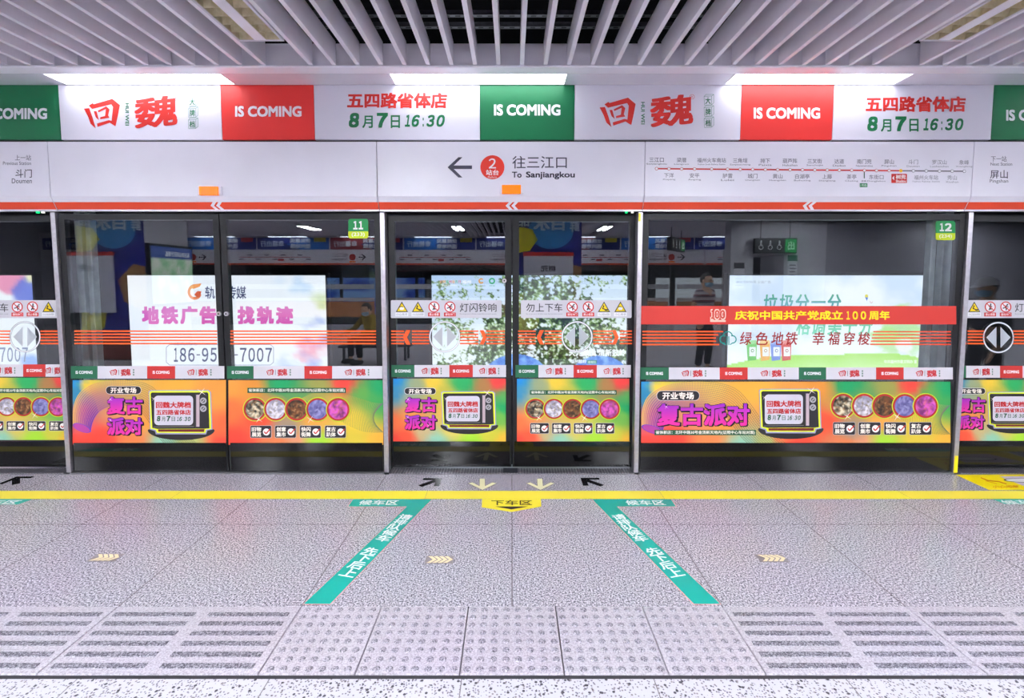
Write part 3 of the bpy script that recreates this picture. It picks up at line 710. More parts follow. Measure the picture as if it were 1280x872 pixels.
def photo_circle(S, parent, x, y, r, kind, l=4):
    m = MB(); S.ell(m, x, y, r, r, (190, 214, 40), l, 36); S.ell(m, x, y, r * .93, r * .93, (176, 40, 34), l + 1, 36)
    q = r * .78
    PAL = [((26, 22, 18), (226, 216, 190), (150, 100, 50)), ((150, 146, 170), (226, 222, 236), (110, 90, 60)), ((44, 30, 20), (110, 64, 30), (196, 150, 100)), ((96, 92, 150), (150, 148, 200), (70, 64, 120)), ((120, 40, 110), (220, 90, 200), (200, 110, 90))][kind]
    n, rings = 26, 7; V = []; F = []; K = []
    V.append(S.px(x, y, l + 2)); K.append(lin(PAL[1]))
    for j in range(1, rings + 1):
        for i in range(n):
            a = 2 * math.pi * i / n; rr = q * j / rings; ux, uy = math.cos(a) * rr, math.sin(a) * rr
            f = fbm(ux / q * 2.6 + kind * 7, uy / q * 2.6, 3, x * .37); g_ = fbm(ux / q * 5, uy / q * 5 + kind, 2, 9 + x)
            cc = mixc(PAL[0], PAL[1], .5 + 1.3 * f + (.35 * uy / q if kind < 2 else 0)); cc = mixc(cc, PAL[2], g_ * 1.1)
            V.append(S.px(x + ux, y + uy, l + 2)); K.append(lin(cc))
    for i in range(n): F.append((0, 1 + i, 1 + (i + 1) % n))
    for j in range(rings - 1):
        for i in range(n): F.append((1 + j * n + i, 1 + (j + 1) * n + i, 1 + (j + 1) * n + (i + 1) % n, 1 + j * n + (i + 1) % n))
    m.mesh(V, F, cols=K)
    if kind in (0, 3): starburst(S, m, x + r * (.3 if kind == 0 else -.6), y + r * .82, r * .4, l + 4)
    m.build('photo_circle', PRINT, parent)
TAGS = [('旧物', '展览'), ('创意', '集市'), ('快闪', '街舞'), ('复古', '趴体')]
def check_tag(S, parent, x0, y0, x1, y1, k, l=4):
    m = MB(); S.round(m, x0 - .4, y0 - .4, x1 + .4, y1 + .4, 1.6, (196, 190, 200), l); S.round(m, x0, y0, x1, y1, 1.4, (34, 28, 36), l + 1)
    w, h = x1 - x0, y1 - y0
    S.text(m, TAGS[k][0], x0 + w * .06, y0 + h * .1, x0 + w * .52, y0 + h * .48, (244, 236, 226), l + 2, .03); S.text(m, TAGS[k][1], x0 + w * .06, y0 + h * .53, x0 + w * .52, y0 + h * .92, (244, 236, 226), l + 2, .03)
    cx_, cy_, r = x0 + w * .77, y0 + h * .52, w * .17
    S.ell(m, cx_, cy_, r, r, (240, 236, 236), l + 2, 20); S.line(m, [(cx_ - r * .6, cy_ - r * .1), (cx_ - r * .1, cy_ + r * .5), (cx_ + r * 1.1, cy_ - r * .9)], w * .055, (200, 36, 30), l + 3)
    m.build('check_tag', PRINT, parent)
def headline(S, parent, rows, l=4):
    """pink striped capitals with a heavy dark shadow"""
    m = MB()
    for txt, x0, y0, x1, y1 in rows:
        for q in (1.1, .6): S.text(m, txt, x0 + q, y0 + q * .9, x1 + q + .4, y1 + q * .9 + .4, (30, 22, 34), l, .06)
        S.text(m, txt, x0 - .5, y0 - .5, x1 + .3, y1 + .3, (38, 20, 48), l + .6, .056); S.text(m, txt, x0, y0, x1, y1, (150, 40, 190), l + 1.2, .034, 0, (236, 46, 150))
        starburst(S, m, x0 + (x1 - x0) * .1, y0 + (y1 - y0) * .15, 3.4, l + 3); starburst(S, m, x0 + (x1 - x0) * .75, y0 + (y1 - y0) * .7, 2.6, l + 3)
    m.build('headline_lettering', PRINT, parent)
def pill(S, parent, x0, y0, x1, y1, l=4):
    m = MB(); S.round(m, x0 - .4, y0 - .4, x1 + .4, y1 + .4, (y1 - y0) * .5, (230, 220, 226), l); S.round(m, x0, y0, x1, y1, (y1 - y0) * .48, (34, 30, 36), l + 1)
    w = x1 - x0; S.text(m, '开业专场', x0 + w * .13, y0 + (y1 - y0) * .12, x1 - w * .13, y1 - (y1 - y0) * .1, (246, 236, 226), l + 2, .03); m.build('pill_lettering', PRINT, parent)
def address(S, parent, x0, y0, x1, y1, l=4):
    m = MB(); S.rect(m, x0, y0, x1, y1, (30, 84, 58), l); S.text(m, '省体新店：北环中路30号金汤新天地内(证照中心车站对面)', x0 + 1.5, y0 + .9, x1 - 1.5, y1 - .9, (244, 240, 230), l + 1, .014); m.build('address_lettering', PRINT, parent)
def poster(S, t, x0, y0, x1, y1, kind, clip=None):
    m = MB(); pts = FIELDS[kind]; asp = (x1 - x0) / (y1 - y0)
    field(S, m, x0, y0, x1, y1, 44 if kind == 4 else 26, 14, lambda u, v: spread(pts, u, v, asp * .8), 1)
    return m.build('poster', PRINT, t)
def crom(P, t):
    n = len(P) - 1; t = max(0, min(.9999, t)) * n; i = int(t); f = t - i
    p0, p1, p2, p3 = P[max(i - 1, 0)], P[i], P[i + 1], P[min(i + 2, n)]
    return tuple(.5 * (2 * p1[k] + (p2[k] - p0[k]) * f + (2 * p0[k] - 5 * p1[k] + 4 * p2[k] - p3[k]) * f * f + (3 * p1[k] - p0[k] - 3 * p2[k] + p3[k]) * f ** 3) for k in (0, 1))
OUT = [(91.5, 530), (92, 512), (97, 495), (110, 482.5), (131, 476), (164, 475.2), (190, 483), (206, 502), (222, 528), (246, 554.5)]
INN = [(113.7, 539), (115, 531), (118.5, 522), (126, 513), (140, 507), (160, 506.5), (176, 514), (187, 528), (196, 543), (206, 554.5)]
def swirl(S, parent, x0, y0, x1, y1, kind, pts=None, asp=1.0):
    """a spun tube of colour with fine lines, or a fan of lines gathering to a point"""
    m = MB(); W, H = x1 - x0, y1 - y0
    if kind == 'tube':
        kx = 1.0 if W < 250 else 1.18
        M = lambda p: (min(max(x0 + (p[0] - 90.9) * kx, x0), x1), min(max(y0 + (p[1] - 474.8) * H / 80.4, y0), y1))
        NT, NS = 44, 8; V = []; K = []; F = []
        for i in range(NT + 1):
            t = i / NT; a, b_ = crom(OUT, t), crom(INN, t)
            for j in range(NS + 1):
                q = j / NS; p = M((a[0] + (b_[0] - a[0]) * q, a[1] + (b_[1] - a[1]) * q))
                base = spread(pts, (p[0] - x0) / W, (p[1] - y0) / H, asp)
                c = mixc((214, 150, 100), (160, 58, 138), min(1, q * 2.4)); c = mixc(c, (84, 44, 150), max(0, q * 2 - 1))
                c = mixc(c, base, min(1, max(0, (t - .12) * 2.1))); V.append(S.px(p[0], p[1], 1.6)); K.append(lin(c))
        for i in range(NT):
            for j in range(NS): k = i * (NS + 1) + j; F.append((k, k + 1, k + NS + 2, k + NS + 1))
        m.mesh(V, F, cols=K)
        for j in range(15):
            q = j / 14; P = []; C = []
            for i in range(37):
                t = i / 36; a, b_ = crom(OUT, t), crom(INN, t); p = M((a[0] + (b_[0] - a[0]) * q, a[1] + (b_[1] - a[1]) * q)); P.append(p)
                c = mixc((236, 214, 70), (190, 80, 160), q); C.append(mixc(c, (110, 96, 70), min(1, max(0, t - .3) * 2.2)))
            S.line(m, P, .45, (255, 255, 255), 2, C)
        for i in range(70):
            t = .34 + .66 * i / 69; a, b_ = M(crom(OUT, t)), M(crom(INN, max(0, t - .03))); c = mixc((200, 120, 110), (110, 120, 80), (t - .34) * 2)
            S.line(m, [a, ((a[0] + b_[0]) / 2 + 1.5, (a[1] + b_[1]) / 2 - .5), b_], .26, c, 2.2)
        c0 = M((102.6, 534.5))
        for r_, cc in ((1.0, (70, 60, 190)), (.9, (176, 60, 150))):
            S.poly(m, [(c0[0] + kx * r_ * (12 * math.cos(k * math.pi / 14) * .93 - 4.6 * math.sin(k * math.pi / 14) * .37), c0[1] + r_ * (12 * math.cos(k * math.pi / 14) * .37 + 4.6 * math.sin(k * math.pi / 14) * .93)) for k in range(28)], cc, 2.6 + (1 - r_) * 3)
    else:
        ox, oy = x1 - 479.2, y0 - 475
        TOP = [(378, 497), (392, 491.5), (422, 491), (446, 496.5), (466, 502.5), (478.6, 504)]
        BOT = [(392, 520), (416, 522), (434, 531), (452, 538.5), (468, 540.5), (479, 540)]
        for i in range(50):
            t = i / 49; a, b_ = crom(TOP, t), crom(BOT, t); P = []; C = []
            for k in range(9):
                q = k / 8; bul = 9 * math.sin(q * math.pi) * (1 - .9 * t) - 13 * t ** 3 * math.sin(q * math.pi)
                P.append((min(ox + a[0] + (b_[0] - a[0]) * q + bul, x1), min(oy + a[1] + (b_[1] - a[1]) * q, y1)))
                c = mixc((216, 180, 70), (50, 110, 80), q * .8 + .2 * t); C.append(mixc(c, (90, 40, 150), max(0, t - .8) * 4 * (1 - q)))
            S.line(m, P, .36, (255, 255, 255), 2, C)
    m.build('line_swirl', PRINT, parent)

# ================================================================== SCREENS AND DOORS
def frame_box(x0, x1, z0, z1, y0, y1, w, m):
    m.box(x0, x0 + w, y0, y1, z0, z1); m.box(x1 - w, x1, y0, y1, z0, z1); m.box(x0 + w, x1 - w, y0, y1, z1 - w, z1); m.box(x0 + w, x1 - w, y0, y1, z0, z0 + w)
def panel(name, label, cat, x0, x1, y, z0=.012, fw=.045):
    t = thing(name, label, cat, ((x0 + x1) / 2, y, z0))
    g = MB(); g.box(x0 + fw - .004, x1 - fw + .004, y, y + .012, z0 + fw - .004, 2.0 - fw + .004); g.build('glass', GLASS, t)
    m = MB(); frame_box(x0, x1, z0, 2.0, y - .0004, y + .045, fw, m); m.build('frame', FRAME, t)
    m = MB(); m.box(x0 + .013, x1 - .013, y - .004, y - .0002, z0 + .002, .236 if y < 3.82 else .226); m.build('kick_plate', KICK, t)
    return t
S0 = Surf('y', YD - .0006); S1 = Surf('y', YS - .0006)
# --- B and C: the pair of hinged escape panels
tB = panel('escape_door', 'glass escape door with swirl and television poster, left of its divider', 'glass door', -3.43, -2.218, YD)
film_lines(S0, tB, [(93, 271.5)]); brand_strip(S0, tB, 88, 280.5, 457.3, 473, [88.6, 122, 184, 219, 280.5], 'gwrw')
pb = poster(S0, tB, 90.9, 474.8, 282.6, 555.2, 1); swirl(S0, pb, 90.9, 474.8, 282.6, 555.2, 'tube', FIELDS[1], 1.9)
pill(S0, pb, 133, 482.7, 176.5, 492); headline(S0, pb, [('复古', 134, 495.5, 178.8, 517.5), ('派对', 134, 521.4, 178.8, 543.4)]); television(S0, pb, 185.5, 486.9, 268.5, 550)
tC = panel('escape_door', 'glass escape door numbered 11 with five photo circles on its poster', 'glass door', -2.208, -.998, YD)
film_lines(S0, tC, [(288, 470)]); brand_strip(S0, tC, 284, 478, 457.3, 473, [283.8, 317, 380.5, 415.2, 478], 'gwrw')
pc = poster(S0, tC, 285.6, 475, 479.2, 555.7, 2); swirl(S0, pc, 285.6, 475, 479.2, 555.7, 'fan'); address(S0, pc, 309.5, 484.4, 432.5, 490.9)
for i, x in enumerate((319, 345, 371.3, 397.8, 423.3)): photo_circle(S0, pc, x, 511, 15.3, i, 4 + 4 * i)
for i, x in enumerate((313.4, 344.2, 375.2, 406.4)): check_tag(S0, pc, x, 531.8, x + 25.8, 546.6, i)
def lock(S, t, x, y):
    X, Z = S.uv(x, y); Y = S.val
    m = MB(); m.tube([(X, Y - .012, Z), (X, Y + .002, Z)], .017, n=20); p = m.build('lock', STEEL, t)
    m = MB(); m.tube([(X, Y - .014, Z), (X, Y - .011, Z)], .006, n=10); m.build('keyhole', FRAME, p)
lock(S0, tB, 274.2, 392); lock(S0, tC, 283.6, 392)
def number_plate(t, x0, y0, x1, y1, a, b):
    m = MB(); ym = y0 + (y1 - y0) * .635
    S0.round(m, x0, y0, x1, y1, 3, (200, 220, 0), 1); S0.round(m, x0, y0, x1, ym, 3, (0, 142, 70), 2); S0.rect(m, x0, ym - 4, x1, ym, (0, 142, 70), 2.4); p = m.build('number_plate', PRINT, t)
    m = MB(); digits(S0, m, a, x0 + (6.4 if a == '11' else 5), y0 + 2.8, x1 - (6.4 if a == '11' else 4.6), ym - 2.2, (248, 248, 246), 4, .045, 0, .14); S0.text(m, b, x0 + 4.4, ym + 1.6, x1 - 4.4, y1 - 1.8, (248, 248, 230), 4, .012); m.build('lettering', PRINT, p)
number_plate(tC, 435.3, 273.5, 460.4, 297.8, '11', '(233)')
# --- F: the wide fixed screen
tF = panel('fixed_screen', 'wide fixed glass screen numbered 12 with red slogan banner across it', 'glass screen', .99, 3.43, YD)
m = MB(); S0.rect(m, 801, 382.3, 1195.3, 405.2, (208, 52, 42), 1); rb = m.build('slogan_banner', PRINT, tF)
m = MB(); S0.text(m, '庆祝中国共产党成立', 918.5, 388.2, 1053.5, 399.6, (250, 226, 0), 2, .03); digits(S0, m, '100', 1058, 388.8, 1082.5, 399.2, (250, 226, 0), 2, .036, 0, .5); S0.text(m, '周年', 1086, 388.2, 1112, 399.6, (250, 226, 0), 2, .03); m.build('lettering', PRINT, rb)
m = MB()
S0.round(m, 887.5, 399.8, 907.2, 402.2, .8, (236, 200, 180), 2)
digits(S0, m, '100', 887.6, 386, 907.4, 399.6, (240, 206, 190), 2, .09, 0, .06); digits(S0, m, '100', 888.8, 387.4, 906.2, 398.2, (206, 60, 36), 3, .03, 0, .12)
m.build('anniversary_emblem', PRINT, rb)
m = MB()
for y, x1 in zip((414.2, 418.2, 422.2, 426.2, 430.4), (904, 898, 895, 895, 899)): S0.line(m, [(803, y), (x1, y)], 1.7, (255, 92, 24), 1)
m.build('orange_stripe_film', PRINT, tF); m = MB()
for y, x0 in zip((414.4, 418.2, 422.2, 426.2, 430.2), (1091.5, 1090.5, 1089.5, 1088.5, 1087.5)): S0.line(m, [(x0, y), (1188.5, y)], 1.6, (226, 72, 30), 1)
m.build('orange_stripe_film', PRINT, tF)
m = MB(); TEAL = (0, 140, 130)
S0.ring(m, 904.5, 424, 3.9, 5.3, TEAL, 1, 20, math.radians(70), math.radians(300)); S0.ring(m, 909.6, 420, 5, 6.4, TEAL, 1, 20, math.radians(185), math.radians(355)); S0.ring(m, 915.5, 424, 3.9, 5.3, TEAL, 1, 20, math.radians(-110), math.radians(100))
S0.line(m, [(903.5, 429), (907, 430.6)], 1.2, TEAL, 1); S0.line(m, [(915, 429), (912.5, 430.6)], 1.2, TEAL, 1)
S0.line(m, [(908.6, 431), (908.6, 420)], 1.2, TEAL, 1); S0.line(m, [(911, 431), (911, 420)], 1.2, TEAL, 1); m.build('cloud_logo', PRINT, tF)
m = MB(); DR = (150, 22, 24)
for ch, x in zip('绿色地铁', (924.5, 944.5, 964, 982)): S0.text(m, ch, x, 414.6, x + 15.2, 431, DR, 1, .012, .16)
for ch, x in zip('幸福穿梭', (1015.5, 1035, 1053.5, 1072)): S0.text(m, ch, x, 414.6, x + 15.4, 431, DR, 1, .012, .16)
m.build('slogan_lettering', PRINT, tF)
number_plate(tF, 1169.3, 276, 1194, 300, '12', '(234)')
brand_strip(S0, tF, 800, 1191, 459, 474, [800.3, 836, 899.5, 934.5, 998.4, 1032.6, 1095, 1129.5, 1191], 'gwrwgwrw')
pf = poster(S0, tF, 801.5, 476.8, 1188, 557, 4); swirl(S0, pf, 801.5, 476.8, 1188, 557, 'tube', FIELDS[4], 3.8); swirl(S0, pf, 990, 477.4, 1188, 557, 'fan')
pill(S0, pf, 821, 488.4, 874, 500); headline(S0, pf, [('复古派对', 821, 504, 937, 532)]); address(S0, pf, 818, 537, 944.8, 543.6); television(S0, pf, 948, 485.3, 1029.4, 548.7)
for i, x in enumerate((1053.6, 1079.5, 1104.7, 1129.7, 1155.4)): photo_circle(S0, pf, x, 506.8, 16.2, i, 4 + 4 * i)
for i, x in enumerate((1041.4, 1073.3, 1105, 1136.8)): check_tag(S0, pf, x, 527.6, x + 27, 542.8, i)
# --- D and E: the centre sliding doors
tD = panel('sliding_door', 'left leaf of the centre sliding doors, warning label reading 灯闪铃响', 'glass door', -.955, -.004, YS, .02, .05)
label_strip(S1, tD, 488.5, 627, [('t', 0, 502.4), ('t', 1, 522.5), ('c', 0, 542.6), ('c', 1, 562.4)], ('灯闪铃响', 574.8, 620.6))
film_lines(S1, tD, [(489, 505), (515, 536.6), (574.8, 598), (607.5, 631)]); film_chevron(S1, tD, 503.6, 513, -1); film_chevron(S1, tD, 599.5, 608.6, 1); door_symbol(S1, tD, 555.9, 420.7)
brand_strip(S1, tD, 489, 632.5, 456, 471, [489.3, 518, 561.7, 591, 632.5], 'gwrw'); pd = poster(S1, tD, 491.5, 473, 632.3, 552.2, 3)
pill(S1, pd, 506, 484.7, 544.6, 492.3); headline(S1, pd, [('复古', 506.2, 496, 546, 514.8), ('派对', 505.8, 518.4, 545.6, 536.6)]); television(S1, pd, 551, 488.4, 622.8, 542.6)
lock(S1, tD, 630.4, 350.7)
tE = panel('sliding_door', 'right leaf of the centre sliding doors, warning label reading 勿上下车', 'glass door', .004, .955, YS, .02, .05)
label_strip(S1, tE, 651.2, 789.5, [('t', 0, 775.5), ('t', 1, 755), ('c', 0, 735.3), ('c', 1, 715.2)], ('勿上下车', 657.6, 703))
film_lines(S1, tE, [(647.6, 669.5), (681, 702.2), (741.5, 765), (774.6, 790)]); film_chevron(S1, tE, 670.8, 680, -1); film_chevron(S1, tE, 765, 773.5, 1); door_symbol(S1, tE, 721.3, 420.7)
brand_strip(S1, tE, 644, 789, 456, 471.5, [644.2, 673, 717, 746, 788.5], 'gwrw'); pe = poster(S1, tE, 646.2, 473.2, 786.6, 552.6, 3); address(S1, pe, 662.4, 487.4, 770.8, 493)
for i, x in enumerate((669.2, 692.3, 715.7, 738.4, 761.5)): photo_circle(S1, pe, x, 510.6, 13.6, i, 4 + 4 * i)
for i, x in enumerate((663, 690.2, 717.5, 744.8)): check_tag(S1, pe, x, 528.6, x + 22.8, 541.4, i)
# --- A and G: the leaves of the next doors, cut by the frame
tA = panel('sliding_door', 'sliding door leaf at the left edge with warning label and round arrow symbol', 'glass door', -4.42, -3.475, YS, .02, .05)
label_strip(S1, tA, -40, 78.4, [('t', 0, 81.0 - 1), ('t', 1, 60.8), ('c', 0, 41), ('c', 1, 22)][1:], ('勿上下车', -35, 10.6))
m = MB(); S1.poly(m, [(73, 389), (79, 379), (79.2, 389)], (30, 28, 20), 3); S1.poly(m, [(75, 388), (78.9, 381), (79, 388)], (250, 214, 0), 4); m.build('warning_triangle', PRINT, tA)
film_lines(S1, tA, [(-40, 13), (50.5, 74)]); film_chevron(S1, tA, 71.8, 79.6, 1); door_symbol(S1, tA, 31.3, 420.8)
brand_strip(S1, tA, -40, 82, 455.2, 470.5, [-40, -15, 29, 57, 82], 'gwrw'); pa = poster(S1, tA, -52, 471.8, 87, 549.6, 3); address(S1, pa, -26, 485, 81.5, 491)
for i, x in enumerate((-11.6, 9.4, 30.5, 52.7, 74.2)): photo_circle(S1, pa, x, 507.8, 12.9, i, 4 + 4 * i)
for i, x in enumerate((-17.4, 8.9, 35.2, 62)): check_tag(S1, pa, x, 526.2, x + 22, 537.8, i)
tG = panel('sliding_door', 'sliding door leaf at the right edge with pink headline and cut-off television', 'glass door', 3.475, 4.42, YS, .02, .05)
label_strip(S1, tG, 1202, 1325, [('t', 0, 1199), ('t', 1, 1217.6), ('c', 0, 1237.4), ('c', 1, 1256.8)][1:], ('灯闪铃响', 1268.5, 1314))
film_lines(S1, tG, [(1209.5, 1231), (1266, 1330)]); film_chevron(S1, tG, 1199.8, 1208.4, -1); door_symbol(S1, tG, 1248, 421.6)
brand_strip(S1, tG, 1193, 1330, 457, 472, [1193.5, 1207.6, 1250, 1278.2, 1330], 'gwrw'); pg = poster(S1, tG, 1192, 474.6, 1330, 550.6, 5)
pill(S1, pg, 1196.5, 485, 1231, 492); headline(S1, pg, [('复古', 1195.5, 496, 1231.5, 515.4), ('派对', 1195, 518.6, 1230, 536)]); television(S1, pg, 1233.6, 489, 1305, 541.8)
# --- sills and bottom rail
def sill(x0, x1, label):
    t = thing('door_sill', label, 'sill', ((x0 + x1) / 2, 3.8, 0))
    m = MB(); m.box(x0, x1, 3.752, 3.95, -.06, .003); m.build('plate', STEEL, t)
    m = MB(); n = int((x1 - x0) / .022)
    for i in range(n):
        x = x0 + (i + .5) * (x1 - x0) / n; m.box(x - .006, x + .006, 3.757, 3.852, .003, .008)
    m.build('tread_rib', noisy('sill_rib', (130, 126, 134), (150, 146, 154), 30, .4, .7), t)
    return t
s0 = sill(-.955, .95, 'ribbed metal sill under the centre sliding doors')
m = MB(); m.box(-.07, .045, 3.756, 3.853, .0085, .011); m.build('latch_plate', DARKSTEEL, s0)
sill(-5.4, -3.475, 'ribbed metal sill under the door at the left edge'); sill(3.475, 5.4, 'ribbed metal sill under the door at the right edge')
for i, (x0, x1) in enumerate(((-3.43, -.998), (.99, 3.43))):
    m = MB(); m.box(x0, x1, 3.752, 3.787, -.06, .006); struct('trim_%d' % (5 + i), m, STEEL)
    m = MB(); m.box(x0, x1, 3.79, 3.95, -.06, .009); struct('trim_%d' % (7 + i), m, FRAME)
m = MB(); m.box(-RX, RX, 3.746, 3.751, -.05, -.004); struct('trim_9', m, mat('dark_joint', (40, 38, 44), .7))
for sgn in (-1, 1):   # plain screens further along, outside the picture
    x0, x1 = sorted((sgn * 5.43, sgn * 15.8))
    panel('fixed_screen', 'plain glass screens continuing along the platform %s' % ('to the left' if sgn < 0 else 'to the right'), 'glass screen', x0, x1, YD)

# support uprights on the track side of the screens
for x, hw, lab in ((-3.44, .028, 'pale steel upright standing behind the swirl poster door'), (-3.362, .02, 'second pale steel upright behind the swirl poster door, nearer its middle'),
               (3.35, .022, 'pale steel upright behind the wide screen, left of the pair'), (3.46, .036, 'pale steel upright behind the wide screen, right of the pair')):
    t = thing('support_upright', lab, 'upright', (x, 4.0, 0))
    m = MB(); m.box(x - hw, x + hw, 3.965, 4.03, -.05, 2.6); m.build('shaft', noisy('upright_steel', (150, 158, 160), (170, 178, 180), 12, .4, .3), t, bevel=.006)
    m = MB(); m.box(x - hw - .003, x + hw + .003, 3.96, 4.06, -.05, .03); m.build('foot_plate', DARKSTEEL, t)

# ================================================================== LIGHT BOXES ACROSS THE TRACK
SL = Surf('y', YB, .002)
def lightbox(x0, x1, label, fn, nx=60, ny=34):
    X0 = on_y(x0, 400, YB)[0]; X1 = on_y(x1, 400, YB)[0]; z0, z1 = .05, 1.572
    t = thing('light_box', label, 'light box', ((X0 + X1) / 2, YB, z0))
    m = MB(); m.box(X0 - .035, X1 + .035, YB + .003, YB + .12, z0 - .035, z1 + .035); m.build('housing', FRAME, t, bevel=.006)
    m = MB()
    V = []; K = []; F = []
    for j in range(ny + 1):
        for i in range(nx + 1):
            u, v = i / nx, j / ny; V.append((X0 + (X1 - X0) * u, YB, z1 + (z0 - z1) * v)); K.append(lin(fn(u, v)))
    for j in range(ny):
        for i in range(nx):
            a = j * (nx + 1) + i; F.append((a, a + 1, a + nx + 2, a + nx + 1))
    m.mesh(V, F, cols=K); return t, m.build('backlit_sheet', LIT, t)
W_ = (240, 243, 250)
def art_flowers(u, v):
    c = mixc(W_, (226, 230, 246), .6 * max(0, fbm(u * 3, v * 3, 4, 2)))
    c = mixc((232, 234, 246), c, min(1, v * 5 + .2))
    def blob(cx_, cy_, r, colr, k=1.0):
        nonlocal c
        d = math.hypot((u - cx_) * 1.9, v - cy_) + .16 * fbm(u * 7, v * 7, 4, cx_ * 10)
        c = mixc(c, colr, .72 * k * max(0, min(1, (r - d) / .12)))
    blob(.86, .02, .13, (160, 196, 240), .8); blob(.78, .07, .07, (190, 214, 244), .7); blob(.98, .32, .1, (196, 214, 130), .9); blob(.96, .5, .15, (92, 116, 222), .9); blob(.98, .63, .12, (150, 170, 240), .9)
    blob(.93, .74, .12, (244, 130, 160), .9); blob(.85, .79, .06, (250, 120, 150), .9); blob(1.0, .74, .1, (250, 170, 180), .9)
    blob(.8, .93, .14, (150, 178, 244), .8); blob(.93, .97, .16, (120, 150, 236), .75); blob(.66, .99, .1, (190, 206, 248), .7)
    return c
tl, sh = lightbox(162, 408, 'backlit white advertisement box with pink headline behind the escape doors', art_flowers)
m = MB()
SL.ring(m, 243.5, 364.8, 5.6, 8.9, (226, 120, 60), 1, 26, math.radians(20), math.radians(300), 1.1); SL.poly(m, [(238, 359), (244, 355), (252, 354), (250, 358), (242, 361)], (240, 150, 70), 2); SL.poly(m, [(243, 368), (247, 363.5), (252, 364), (250, 371), (246, 371)], (214, 90, 50), 2); m.build('emblem', LIT, tl)
m = MB(); NV = (52, 64, 110)
for ch, x in zip('轨道传媒', (256.5, 270, 283, 295.5)): SL.text(m, ch, x, 357.5, x + 12.3, 373.5, NV, 1, .012)
for ch, x in zip('地铁广告找轨迹', (177.5, 201.5, 225.5, 249.5, 297, 321, 345)): SL.text(m, ch, x, 382.5, x + 21.5, 405, (214, 120, 196), 1, .055, 0, (216, 84, 176))
m.build('headline_lettering', LIT, tl)
m = MB()
digits(SL, m, '186-95', 217.5, 434.5, 271, 452, NV, 1, .014, 0, .3)
digits(SL, m, '-7007', 293, 434.5, 340, 452, NV, 1, .014, 0, .3)
SL.text(m, '招商热线', 218, 427.5, 246, 431.5, (150, 160, 200), 1)
for seg in ([(212, 430.5), (338, 430.5)], [(212, 456), (338, 456)], [(208, 434), (208, 452.5)], [(342, 434), (342, 452.5)], [(208, 434), (212, 430.5)], [(338, 430.5), (342, 434)], [(342, 452.5), (338, 456)], [(208, 452.5), (212, 456)]): SL.line(m, seg, .7, (110, 120, 160), 1)
m.build('phone_lettering', LIT, tl)
def art_left(u, v):
    c = W_
    def blob(cx_, cy_, r, colr, k=1.0):
        nonlocal c
        d = math.hypot((u - cx_) * 1.9, v - cy_) + .07 * fbm(u * 6, v * 6, 3, cx_)
        c = mixc(c, colr, k * max(0, min(1, (r - d) / .05)))
    blob(.87, -.08, .27, (232, 150, 184)); blob(1.0, .14, .2, (104, 120, 214), .9); blob(1.0, -.02, .12, (232, 228, 190)); blob(1.0, 1.0, .2, (150, 180, 240))
    return c
tl, sh = lightbox(-200, 43, 'backlit box with pink and blue petals behind the left edge door', art_left)
m = MB()
digits(SL, m, '87007', -9.5, 434, 35, 452, (128, 140, 176), 1, .012, 0, .3)
m.build('phone_lettering', LIT, tl)
def art_tree(u, v):
    sky = mixc((182, 206, 242), (238, 246, 255), min(1, v * 1.5 + .35 * u))
    n = fbm(u * 9, v * 5.2, 5, 3.3); n2 = fbm(u * 34, v * 19, 3, 8.1); n3 = fbm(u * 80, v * 45, 2, 1.7)
    cl = .0
    for cx_, cy_, rx, ry in ((.46, .12, .17, .2), (.50, .30, .19, .22), (.66, .17, .09, .12), (.76, .26, .07, .1), (.36, .34, .12, .12), (.62, .42, .26, .18), (.82, .4, .1, .07), (.5, .6, .3, .25), (.3, .72, .16, .24), (.72, .62, .26, .2), (.92, .72, .2, .2), (.6, .86, .44, .2), (.1, .93, .12, .1), (.42, .5, .2, .2)):
        d = math.hypot((u - cx_) / rx, (v - cy_) / ry); cl = max(cl, 1.15 - d)
    a = cl + .8 * n + .7 * n2 + .12
    if a < .3: c = sky
    else:
        g = .42 + 1.15 * n2 + 1.0 * n3 + .5 * n
        c = mixc((36, 54, 38), (104, 142, 70), g * 1.25); c = mixc(c, (206, 226, 186), g * 1.6 - .95)
        c = mixc(c, (66, 58, 52), max(0, .8 - abs(u - .47 - .1 * (v - .6)) * 26) if v > .3 else 0)
        c = mixc(c, sky, max(0, min(1, (n2 + n3 - .34) * 3)))
        c = mixc(sky, c, (a - .3) * 9)
    for cx_, r in ((.42, .17), (.84, .16)):
        if math.hypot(u - cx_, (v - 1.06) * .62) < r: c = mixc((60, 120, 220), (130, 180, 245), .5 + n2)
    return c
tl, sh = lightbox(540, 790.5, 'backlit box with a leafy tree against the sky behind the centre doors', art_tree, 230, 128)
m = MB(); 
for i, ch in enumerate('文明福州我先行'): SL.text(m, ch, 549.5 + i * 3.9, 350, 553 + i * 3.9, 354, ((226, 90, 80), (240, 170, 60), (90, 170, 90))[i % 3], 1, .01)
SL.text(m, '创建全国文明城市', 553, 355.5, 571, 357.5, (250, 250, 255), 1); SL.text(m, '福州', 577.5, 350, 589, 354.5, (250, 250, 255), 1, .02); SL.text(m, '有福之州', 578, 355.5, 589, 357.4, (120, 190, 120), 1)
SL.ring(m, 601.5, 351, 1.8, 3.4, (236, 160, 60), 1, 18, .5, 5.6); SL.text(m, '公益', 597, 356, 607, 358, (120, 130, 150), 1); SL.ring(m, 615, 351, 2.2, 3.9, (40, 170, 110), 1, 18); SL.text(m, '地铁', 611.5, 356, 619, 358, (60, 160, 110), 1)
m.build('logo', LIT, tl)
